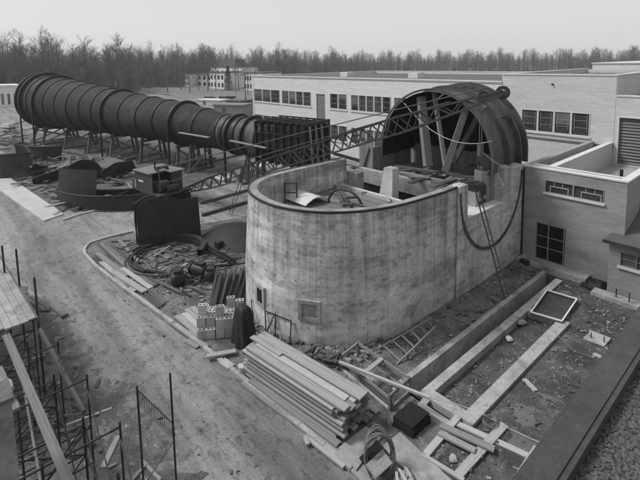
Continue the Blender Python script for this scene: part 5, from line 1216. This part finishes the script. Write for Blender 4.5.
for i, (x, y_) in enumerate(((44, 330), (72, 361), (103, 401), (140, 452))):
    p = px_top(x, y_); t = thing('scaffold', ['rear inner tubular scaffold bay close to the timber deck', 'inner tubular scaffold bay between first and second frame', 'inner tubular scaffold bay between second and third frame', 'nearest tubular scaffold bay at the bottom edge'][i], 'scaffold', (p.x, p.y-1.0, 0), 0, 'tubular scaffold bays at lower left')
    y0_, y1_ = p.y-0.45, p.y-1.9
    for yy in (y0_, y1_): obj(MB().tube([V(p.x, yy, 0.03), V(p.x, yy, SZ-0.15)], 0.03, 8), 'post', 'steel_dark', t)
    for z in (SZ-0.35, SZ-1.1, SZ-1.9, 0.5): obj(MB().tube([V(p.x, y0_+.03, z), V(p.x, y1_-.03, z)], 0.022, 6), 'rail', 'steel_dark', t)
    for (ya, za, yb, zb) in ((y0_, SZ-.35, y1_, SZ-1.9), (y1_, SZ-.35, y0_, SZ-1.1), (y0_, 1.9, y1_, .5)): obj(MB().tube([V(p.x+.02, ya, za), V(p.x+.02, yb, zb)], 0.018, 6), 'brace', 'steel_dark', t)
    for yy, za, zb in ((y0_, SZ-.4, .7), (y1_, .7, SZ-.4), (y1_, SZ-.4, 1.2)): obj(MB().tube([V(p.x, yy+.03, za), V(p.x+1.9, yy+.03, zb)], 0.016, 6), 'brace', 'steel_dark', t)
    obj(MB().tube([V(p.x-.1, y0_, SZ-1.1), V(p.x+2.0, y0_, SZ-1.1)], 0.02, 6), 'ledger', 'steel_dark', t)
# a fourth frame nearer the deck
for x, y_, lab in ((33, 318, 'scaffold frame standing under the front edge of the timber deck'),):
    p = px_top(x, y_); t = thing('scaffold', lab, 'scaffold', (p.x, p.y, 0), 0, 'tubular scaffold frames at lower left')
    for dy in (0, -1.4): obj(MB().tube([V(p.x, p.y+dy, 0.03), V(p.x, p.y+dy, SZ-0.1)], 0.026, 8), 'post', 'steel_dark', t)
    for z in (SZ-0.4, SZ-1.5, 0.8): obj(MB().tube([V(p.x, p.y, z), V(p.x, p.y-1.4, z)], 0.026, 8), 'rail', 'steel_dark', t)
    obj(MB().tube([V(p.x, p.y, SZ-0.4), V(p.x, p.y-1.4, SZ-1.5)], 0.02, 6), 'brace', 'steel_dark', t)
# long planks over the frames
pa, pb = G(6, 335, SZ+.05), G(72, 490, SZ+.05)
board(None, 'walkway_plank', pa, pb, 0.19, 0.05, 'wood_old', label='long grey walkway plank running over the scaffold frames', cat='plank')
la, lb = G(40, 330, SZ-0.15), G(84, 412, SZ-1.2)
board(None, 'ladder_rail', la, lb, 0.09, 0.14, 'wood_dark', label='dark timber rail slanting down beside the scaffold frames', cat='rail')
solo(MB().tube([G(20, 365, SZ-.5), G(44, 500, SZ-0.5)], 0.03, 6), 'scaffold_pole', 'wood_old', 'grey pole slanting inside the scaffold left of the walkway plank', 'pole')
for k, (a, b, lab) in enumerate((((38, 418), (104, 412), 'loose scaffold tube crossing behind the second frame'), ((66, 425), (112, 408), 'pale lath lying between second and third scaffold frames'))):
    solo(MB().tube([G(*a, 1.4), G(*b, 1.4)], 0.025, 6), 'scaffold_tube', 'rope' if k == 0 else 'rope_pale', lab, 'tube')
board(None, 'plank', G(103, 468, .05), G(118, 436, .05), 0.16, 0.05, 'wood_pale', label='pale plank lying on the dark soil inside the third scaffold frame', cat='plank')
sc3 = thing('scrap_heap', 'boards and rubbish scattered on the soil under the scaffold', 'scrap heap', G(60, 410))
for k in range(40):
    p = G(rnd.uniform(15, 78)+k*0.6, rnd.uniform(335, 440)+k*0.9, 0.06); a_ = rnd.uniform(0, 6.28); l = rnd.uniform(.15, 0.6)
    board(sc3, 'offcut', p, p+V(l*math.cos(a_), l*math.sin(a_), rnd.uniform(0, .08)), rnd.uniform(.05, .14), 0.04, rnd.choice(('wood_old', 'wood_dark', 'wood_old', 'wood_dark')))
# timber deck
DK = thing('scaffold_deck', 'pale weathered timber deck on scaffolding at the left edge', 'deck', G(10, 310, SZ))
p0, p1 = G(36, 319, SZ), G(2, 262, SZ); dd_ = (p1-p0).normalized(); dn = V(dd_.y, -dd_.x, 0)
if dn.y > 0: dn = -dn
y_ = 0
while y_ < 4:
    s0 = rnd.uniform(-.05, .03); board(DK, 'deck_board', p0+dd_*s0+dn*(y_+.1)+V(0, 0, .02+rnd.uniform(0, .012)), p0+dd_*(9.5)+dn*(y_+.1)+V(0, 0, .02), 0.2, 0.05, 'deck_pale'); y_ += 0.21
for k in range(4): board(DK, 'joist', p0+dd_*(0.3+2.2*k)+dn*(-.05)-V(0, 0, .08), p0+dd_*(.3+2.2*k)+dn*4-V(0, 0, .08), 0.1, 0.14, 'wood_dark')
board(DK, 'edge_board', p0+dn*(-0.04)-V(0, 0, 0.05), p0+dd_*9.5-dn*0.04-V(0, 0, .05), 0.05, 0.16, 'wood_dark')
for i, (x, y_, tp) in enumerate(((33, 312, 283), (15, 279, 264), (1, 275, 250))):
    b = G(x, y_, SZ); top = V(b.x, b.y, SZ+1.1)
    b = b+V(0, .12, 0); obj(MB().tube([V(b.x, b.y, 0), V(b.x, b.y, SZ+1.15)], 0.035, 8), 'post', 'steel_dark', DK)
# concrete corner and pale sack at the left edge
cw = thing('wall_corner', 'grey rendered wall corner at the lower left edge', 'wall', (-6.4, -1, 0))
obj(MB().b2((-6.6, -2.5, 0), (-6.22, 0.45, 7.0)), 'wall', 'concrete_old', cw)
obj(MB().b2((-6.64, -2.5, 7.002), (-6.19, 0.47, 7.05)), 'coping', 'roof_tar', cw)
s_ = MB(); rows = []
for i in range(6):
    a_ = math.pi*i/5; rows.append([G(3, 388, 5.0)+V(0.3*math.sin(a_)*math.cos(t)*(1+.25*math.sin(3*t+2*a_)), .2*math.sin(a_)*math.sin(t)*(1+.2*math.cos(2*t)), .1*math.cos(a_)*(1+.3*math.sin(2*t))) for t in [k*math.pi/5 for k in range(10)]])
s_.grid(rows, closed=True, flip=True); sk = solo(s_, 'sack', 'concrete_plain', 'pale sack lying on a board at the left edge by the wall corner', 'sack', smooth=True)
bq = G(2, 388, 5.0)-V(0, 0, .16); board(None, 'plank', bq+V(-1.0, -.1, 0), bq+V(.6, 0, 0), 0.4, 0.06, 'wood_old', label='grey plank carrying the pale sack at the left edge', cat='plank')
# standing pair of poles with wire mesh
mp_ = thing('mesh_hurdle', 'pair of thin steel poles with a strip of mesh between them by the road', 'hurdle', (-11, 3.7, 0))
a0 = G(137, 386, 3.5); b0 = G(170, 373, 3.5)
A = V(a0.x, a0.y, 0); B_ = V(b0.x, b0.y, 0)
obj(MB().tube([A, A+V(0, 0, 3.5)], 0.027, 8), 'post', 'steel_dark', mp_); obj(MB().tube([B_, B_+V(0, 0, 3.5)], 0.027, 8), 'post', 'steel_dark', mp_)
obj(MB().tube([A+V(0, 0, 3.05), B_+V(0, 0, 1.75)], 0.018, 6), 'diagonal', 'rope_pale', mp_); obj(MB().tube([A+V(0, 0, 3.4), B_+V(0, 0, 2.15)], 0.014, 6), 'diagonal', 'rope', mp_)
obj(MB().tube([A+V(0, 0, 0.9), B_+V(0, 0, 1.7)], 0.014, 6), 'diagonal', 'rope', mp_)
mm = MB()
for k in range(16):
    s_ = k/16; p = A.lerp(B_, s_); mm.tube([p+V(0, 0, 3.05-1.3*s_), p+V(0, 0, 3.38-1.25*s_)], 0.006, 4, cap=False)
obj(mm, 'mesh_wire', 'steel_dark', mp_)['kind'] = 'stuff'
flat_stack('board_stack', 'crossed pale laths lying at the foot of the mesh hurdle', [((130, 462), (150, 485), 0.08, 0.06), ((142, 460), (160, 482), 0.08, 0.1), ((132, 482), (146, 466), 0.06, 0.12)], 'wood_new')
# two long boards on the road by the deck
flat_stack('board_stack', 'few long dark boards with block ends lying on the road by the timber deck', [((26, 298), (44, 310), 0.14, 0.07), ((31, 296), (50, 308), 0.14, 0.07), ((36, 296), (62, 316), 0.08, 0.06), ((40, 310), (51, 309), 0.16, 0.12), ((60, 317), (68, 314), 0.16, 0.12)], 'wood_dark')

# ------------------------------------------------------------------ photographer's roof at the lower right
rz_ = 7.6; s_ = (CH-rz_)/1.6
kx0, kx1 = -0.675*s_, -0.565*s_
pb_ = thing('viewer_building', 'brick building under the viewer with dark metal coping and gravel roof', 'building', (2, 6, 0))
obj(MB().b2((kx0+0.04, -6, 0), (kx1-0.02, 20.5, rz_-0.1)).b2((kx1-0.02, 20.2, 0), (8, 20.5, rz_-0.1)), 'wall', 'brick_dark_shade', pb_)
obj(MB().b2((kx0, -6, rz_-0.1), (kx1, 20.55, rz_)), 'coping', 'coping_dark', pb_)
obj(MB().b2((kx0-0.02, -6, rz_-0.22), (kx0-0.002, 20.55, rz_-0.02)), 'coping_edge', 'coping_dark', pb_)
obj(MB().b2((kx1+0.002, -6, rz_-0.16), (kx1+0.05, 20.5, rz_-0.015)), 'flashing', 'coping_dark', pb_)
obj(MB().b2((kx1, -6, rz_-0.3), (8, 20.2, rz_-0.14)), 'roof', 'roof_tar', pb_)
for k in range(3): obj(MB().b2((kx0-0.004, 1.9+4.8*k, rz_+0.001), (kx1+0.002, 1.93+4.8*k, rz_+0.008)), 'coping_joint', 'coping_dark', pb_)
gv = MB()
for k in range(15000):
    x, y_ = kx1+0.04+abs(rnd.gauss(0, .9)), rnd.uniform(1.5, 9)
    if x > 3.5: continue
    r_ = rnd.uniform(.012, .03); a_ = rnd.uniform(0, 6.28); c = V(x, y_, rz_-0.14+r_*.4)
    vs = [c+V(r_*math.cos(a_+t)*rnd.uniform(.7, 1.3), r_*math.sin(a_+t)*rnd.uniform(.7, 1.3), 0) for t in (0, 1.57, 3.14, 4.71)]
    gv.add(vs+[c+V(0, 0, r_*.7), c-V(0, 0, r_*.7)], [(0, 1, 4), (1, 2, 4), (2, 3, 4), (3, 0, 4), (1, 0, 5), (2, 1, 5), (3, 2, 5), (0, 3, 5)])
go = obj(gv, 'gravel', 'gravel', pb_); go['kind'] = 'stuff'

# ------------------------------------------------------------------ far ground features
bk_ = MB()
struct(MB().sheet([G(x, y_).xy for x, y_ in ((100, 108), (180, 100), (262, 104), (262, 118), (150, 112), (60, 118), (0, 112), (0, 104))], 0.004), 'far_yard', 'road_dirt')
struct(rough_sheet([(-200, 60), (-120, 66), (-90, 80), (-90, 140), (-200, 140)], 0.01, 4.0, 0.5, 3.3), 'grass_bank', 'grass', smooth=True)
# white buildings before the woods
def house(x0, x1, px_base, Yd, name, label, zt, rows, ncol, flat=True, mat='house_white', roofh=0):
    t = thing(name, label, 'building', (x0, Yd, 0))
    obj(MB().b2((x0, Yd, 0), (x1, Yd+9, zt)), 'wall', mat, t)
    obj(MB().b2((x0-0.25, Yd-0.25, zt+.002), (x1+0.25, Yd+9.2, zt+0.4)), 'roof', 'house_roof', t)
    if ncol:
        dx = (x1-x0)/ncol
        for r_ in range(rows):
            for c_ in range(ncol):
                z0 = 1.0+r_*(zt-0.6)/rows; h_ = (zt-0.6)/rows*0.55
                obj(MB().b2((x0+dx*(c_+.25), Yd-0.05, z0), (x0+dx*(c_+.75), Yd-0.004, z0+h_)), 'window', 'glass_dark', t)
    return t
YH = 92.0
xa = lambda px: XF(px, 4, YH)
house(xa(178), xa(189), 0, YH, 'white_house', 'small white house at the left of the row before the woods', 6.2, 2, 3)
house(xa(191), xa(206), 0, YH+3, 'white_house', 'grey-white house second from the left before the woods', 6.0, 2, 3, mat='roof_light')
house(xa(208), xa(222), 0, YH+1, 'white_house', 'long white house behind the bare trees before the woods', 7.0, 2, 4)
h3 = house(XF(211, 4, YH+12), XF(241, 4, YH+12), 0, YH+12, 'white_hall', 'large white hall with a dark flat tower before the woods', 9.0, 2, 6)
obj(MB().b2((XF(214, 4, YH+14), YH+14, 9.41), (XF(236, 4, YH+14), YH+19, 12.6)), 'tower', 'house_roof', h3)
house(xa(240), xa(258), 0, YH+2, 'white_house', 'white house with many windows nearest the office wing', 7.0, 2, 7)
# sheds and lorries near the wing
def shed(px0, px1, y_, h_, label, mat, roof='roof_sheet'):
    a, b = G(px0, y_), G(px1, y_+1.0); t = thing('site_shed', label, 'shed', a); 
    d = V(b.x-a.x, b.y-a.y, 0); n_ = V(-d.y, d.x, 0).normalized()
    if n_.y < 0: n_ = -n_
    obj(MB().prism([a.xy, b.xy, (b+n_*4).xy, (a+n_*4).xy], 0, h_), 'wall', mat, t)
    e_ = d.normalized()*0.2; obj(MB().prism([(a-e_-n_*.2).xy, (b+e_-n_*.2).xy, (b+e_+n_*4.2).xy, (a-e_+n_*4.2).xy], h_+.002, h_+0.2), 'roof', roof, t)
    m = MB(); c = a.lerp(b, .4)-n_*.03; m.bar(c+V(0, 0, .05), c+d.normalized()*0.9+V(0, 0, .05), 0.02, 0.02); 
    obj(MB().prism([(a+d*.3-n_*.05).xy, (a+d*.42-n_*.05).xy, (a+d*.42-n_*.004).xy, (a+d*.3-n_*.004).xy], 0, h_*.8), 'door', 'wood_dark', t)
shed(214, 243, 118, 2.6, 'low dark site shed with a pale roof behind the tunnel', 'wood_old')
shed(226, 241, 108, 1.8, 'small low shed farther behind the tunnel', 'wood_dark', 'roof_tar')
shed(196, 220, 104.5, 1.2, 'pale low stack like a shed in the far yard', 'concrete_pale', 'concrete_pale')
def vehicle(px, py, s_, label, mat='steel_dark'):
    p = G(px, py); t = thing('lorry', label, 'lorry', p, R(25), 'lorries in the far yard')
    obj(MB().box((0, 0, 1.3*s_), (3.0*s_, 1.9*s_, 1.3*s_)), 'load_body', mat, t, local=True)
    obj(MB().add([(1.5*s_, -.85*s_, .5*s_), (2.7*s_, -.8*s_, .5*s_), (2.7*s_, .8*s_, .5*s_), (1.5*s_, .85*s_, .5*s_), (1.5*s_, -.8*s_, 2.0*s_), (2.0*s_, -.75*s_, 1.9*s_), (2.0*s_, .75*s_, 1.9*s_), (1.5*s_, .8*s_, 2.0*s_), (2.7*s_, -.75*s_, 1.2*s_), (2.7*s_, .75*s_, 1.2*s_)], [(4, 5, 6, 7), (5, 8, 9, 6), (8, 1, 2, 9), (0, 1, 8, 5, 4), (3, 7, 6, 9, 2), (0, 4, 7, 3)]), 'cab', mat, t, local=True)
    for x in (-1.0, 1.9):
        for y_ in (-.8, .8): obj(MB().tube([(x*s_, (y_-.14)*s_, .42*s_), (x*s_, (y_+.14)*s_, .42*s_)], .42*s_, 12), 'wheel', 'steel_black', t, local=True)
vehicle(209, 102, .8, 'dark boxy lorry parked in the far yard')
vehicle(222, 100, 0.55, 'low dark car parked first right of the boxy lorry'); vehicle(228, 99.7, 0.55, 'low dark car parked farther right in the far yard'); vehicle(232, 99.2, 0.5, 'low dark car at the end of the far row')
solo(MB().b2(G(203, 103)+V(-.6, -.6, 0), G(203, 103)+V(.6, .6, 1.3)), 'site_crate', 'wood_dark', 'dark upright crate left of the boxy lorry in the far yard', 'crate')
# white building far left
wl = thing('white_store', 'low white store building at the far left edge behind the tunnel', 'building', G(10, 106))
a, b = G(-6, 107), G(20.5, 106.5); n_ = V(-1, 0.1, 0).normalized()
obj(MB().prism([a.xy, b.xy, (b+n_*10).xy, (a+n_*10).xy], 0, 5.6), 'wall', 'house_white', wl); obj(MB().prism([(a-n_*.3).xy, (b-n_*.3).xy, (b+n_*10.3).xy, (a+n_*10.3).xy], 5.602, 6.0), 'roof', 'house_white', wl)
e_ = (b-a)
for k in range(3): q = a+e_*(.3+.24*k); obj(MB().prism([(q-n_*.06).xy, (q+e_*.1-n_*.06).xy, (q+e_*.1-n_*.004).xy, (q-n_*.004).xy], 0.6, 3.6), 'door', 'blind', wl)
stone(8, 131, 1.2, 'pale mound of material on the ground left of the tunnel', 'concrete_plain', name='mound', cat='mound')
# utility poles
def pole(px, py, h_, label):
    p = G(px, py); t = thing('utility_pole', label, 'pole', p, R(40), 'utility poles before the woods')
    obj(MB().tube([(0, 0, 0), (0, 0, h_)], [.16, .1], 8), 'post', 'bark', t, local=True); board(t, 'cross_arm', (-1, 0, h_-.6), (1, 0, h_-.6), .1, .12, 'bark', local=True)
pole(246, 112, 9, 'tall utility pole standing close to the end of the office wing'); pole(236, 95, 9.5, 'utility pole in front of the white houses'); pole(134, 94, 9.5, 'utility pole by the edge of the woods behind the tunnel')

# ------------------------------------------------------------------ trees
def bare_tree(seed, H, detail=1.0, spread=0.30):
    r_ = random.Random(seed); tr = MB(); tw_ = MB()
    lean = V(r_.uniform(-.05, .05), r_.uniform(-.05, .05), 1)
    tp_ = [V(0, 0, 0)]; n_ = 6
    for i in range(n_): tp_.append(tp_[-1]+V(lean.x*H/n_+r_.uniform(-.15, .15), lean.y*H/n_+r_.uniform(-.15, .15), H*0.9/n_))
    tr.tube(tp_, [0.26*H/20*(1-i/(n_+.8))+.03 for i in range(n_+1)], 6)
    def twig(p, d, l, w_, depth):
        q = p+d*l+V(0, 0, l*.08); s_ = d.cross(V(r_.uniform(-1, 1), r_.uniform(-1, 1), .4)).normalized()*w_
        o = len(tw_.v); tw_.v += [p-s_, p+s_, q+s_*.35, q-s_*.35]; tw_.f.append((o, o+1, o+2, o+3))
        if depth > 0:
            for k in range(4):
                f = r_.uniform(.25, 1.0); nd = (d+V(r_.uniform(-.8, .8), r_.uniform(-.8, .8), r_.uniform(-.15, .75))).normalized()
                twig(p.lerp(q, f), nd, l*r_.uniform(.42, .66), w_*.62, depth-1)
    for k in range(int(24*detail)):
        f = r_.uniform(.25, .98); i = min(int(f*n_), n_-1); p = tp_[i].lerp(tp_[i+1], f*n_-i); a_ = r_.uniform(0, 6.28)
        d = V(math.cos(a_), math.sin(a_), r_.uniform(.5, 1.4)).normalized()
        twig(p, d, H*spread*(1.15-f*.75)*r_.uniform(.6, 1.1), .05*H/20, 3)
    return tr, tw_
kinds = []
for k in range(7):
    tr, tw_ = bare_tree(100+k, 20+rnd.uniform(-2, 2), 1.0, rnd.uniform(.22, .34))
    kinds.append((mesh_of(tr, 'trunk', 'bark'), mesh_of(tw_, 'crown', 'twig')))
def edge_point(az):
    tab = [(190, 150), (176, 172), (165, 178), (155, 185), (145, 205), (138, 240), (128, 300), (115, 340), (100, 360)]
    for (a, ra_), (b, rb_) in zip(tab[:-1], tab[1:]):
        if b <= az <= a: return ra_+(rb_-ra_)*(az-a)/(b-a)
    return tab[-1][1]
def hscale(az):
    return 1.08 if az > 168 else (0.98 if az > 150 else (0.92 if az > 140 else 0.85))
tree_n = 0
for k in range(230):
    az = rnd.uniform(134, 182) if k < 170 else rnd.uniform(100, 136); d = edge_point(az)+rnd.uniform(0, 26)
    if 145 < az < 160.5: d += 30
    p = V(d*math.cos(R(az)), d*math.sin(R(az)), 0)
    t = thing('bare_tree', 'bare leafless tree in the front rows of the far woods', 'tree', p, rnd.uniform(0, 6.28), 'bare trees along the edge of the woods')
    s_ = hscale(az)*rnd.uniform(.66, 1.03)*(1+.07*math.sin(az*1.9)+.06*math.sin(az*5.3)); t.scale = (s_, s_, s_); tm, cm_ = rnd.choice(kinds)
    for nm, me in (('trunk', tm), ('crown', cm_)):
        o = bpy.data.objects.new(nm, me); col.objects.link(o); o.parent = t
# a few trees standing in front of the white houses
for i, (px, py, s_, lab) in enumerate(((190, 93, .75, 'dark bare tree in front of the small white house'), (208, 92, .8, 'bare tree before the long white house'), (248, 95, .6, 'young bare tree by the white house near the office wing'), (168, 94, .9, 'bare tree left of the white houses at the wood edge'), (255, 97, .55, 'slim bare tree nearest the end of the office wing'), (181, 91, .7, 'bare tree at the left corner of the small white house'), (199, 91, .72, 'bare tree standing between the two leftmost white houses'), (216, 91, .66, 'bare tree just left of the dark evergreen'), (239, 92, .62, 'bare tree just right of the dark evergreen'))):
    t = thing('bare_tree', lab, 'tree', G(px, py), i*1.3); t.scale = (s_,)*3
    for nm, me in zip(('trunk', 'crown'), kinds[i % 7]): o = bpy.data.objects.new(nm, me); col.objects.link(o); o.parent = t
# evergreen
ev = thing('evergreen_tree', 'dark pointed evergreen tree in front of the white hall', 'tree', G(228.5, 90.5)); ev.scale = (.95, .95, .95)
obj(MB().tube([(0, 0, 0), (0, 0, 10.5)], [.22, .04], 6), 'trunk', 'bark', ev, local=True)
m = MB(); r2 = random.Random(5)
for k in range(1500):
    z = 1.0+9.6*r2.random(); rr_ = 2.3*(1-(z-1)/10.2)*r2.uniform(.35, 1.05)+.1; a_ = r2.uniform(0, 6.28); c = V(rr_*math.cos(a_), rr_*math.sin(a_), z-rr_*.25); d = V(math.cos(a_), math.sin(a_), -.4)*.45; s_ = V(-math.sin(a_), math.cos(a_), r2.uniform(-.3, .3))*.16
    m.add([c-s_, c+s_, c+d+s_*.3, c+d-s_*.3], [(0, 1, 2, 3)])
obj(m, 'crown', 'evergreen', ev, local=True)
# the mass of the woods behind: nobody could count it
fm2 = MB(); r3 = random.Random(11)
for k in range(3000):
    az = r3.uniform(97, 184); d = edge_point(az)+r3.uniform(14, 95); s_ = hscale(az)*r3.uniform(.62, 1.08)*(1+.12*math.sin(az*1.9)+.08*math.sin(az*5.3)); H = 19*s_
    if 145 < az < 160.5: d += 28
    p = V(d*math.cos(R(az)), d*math.sin(R(az)), 0); sd_ = V(-math.sin(R(az)), math.cos(R(az)), 0)
    fm2.tube([p, p+V(r3.uniform(-.5, .5), r3.uniform(-.5, .5), H*.55), p+V(r3.uniform(-.8, .8), r3.uniform(-.8, .8), H*.95)], [.2, .14, .03], 4, cap=False)
    for j in range(100):
        f = r3.uniform(.12, .95)**.8; q = p+V(0, 0, H*f); a_ = r3.uniform(0, 6.28); l = H*.24*(1.15-f*.6)*r3.uniform(.4, 1.1); dv = V(math.cos(a_), math.sin(a_), r3.uniform(.4, 1.6)).normalized()
        c0_ = q+V(r3.uniform(-1, 1), r3.uniform(-1, 1), 0)*l*.45; w_ = V(r3.uniform(-1, 1), r3.uniform(-1, 1), r3.uniform(-.3, .3)).normalized()*r3.uniform(.03, .07)
        o = len(fm2.v); fm2.v += [c0_-w_, c0_+w_, c0_+dv*l]; fm2.f.append((o, o+1, o+2))
struct(fm2, 'far_woods', 'twig', kind='stuff')
# low scrub at the foot of the woods
sb = MB()
for k in range(9000):
    az = r3.uniform(97, 184); d = edge_point(az)+r3.uniform(4, 60); 
    if 145 < az < 160.5: d += 30
    p = V(d*math.cos(R(az)), d*math.sin(R(az)), 0); a_ = r3.uniform(0, 6.28); w_ = V(math.cos(a_), math.sin(a_), 0)*r3.uniform(.05, .14); h_ = r3.uniform(1.5, 6.5)
    sb.add([p-w_, p+w_, p+V(r3.uniform(-1, 1), r3.uniform(-1, 1), h_)], [(0, 1, 2)])
struct(sb, 'woodland_scrub', 'twig', kind='stuff')

# ------------------------------------------------------------------ thin haze over the whole place
hm = bpy.data.materials.new('haze'); hm.use_nodes = True; hn = hm.node_tree; hn.nodes.clear()
ho = hn.nodes.new('ShaderNodeOutputMaterial'); hv = hn.nodes.new('ShaderNodeVolumePrincipled'); hv.inputs['Density'].default_value = 0.0004; hv.inputs['Color'].default_value = (0.95, 0.95, 0.95, 1); hv.inputs['Anisotropy'].default_value = 0.2
hn.links.new(hv.outputs[0], ho.inputs['Volume']); MATS['haze'] = hm
hz = MB(); hz.b2((-520, -420, -1.0), (420, 620, 38)); obj(hz, 'haze', 'haze', kind='stuff')
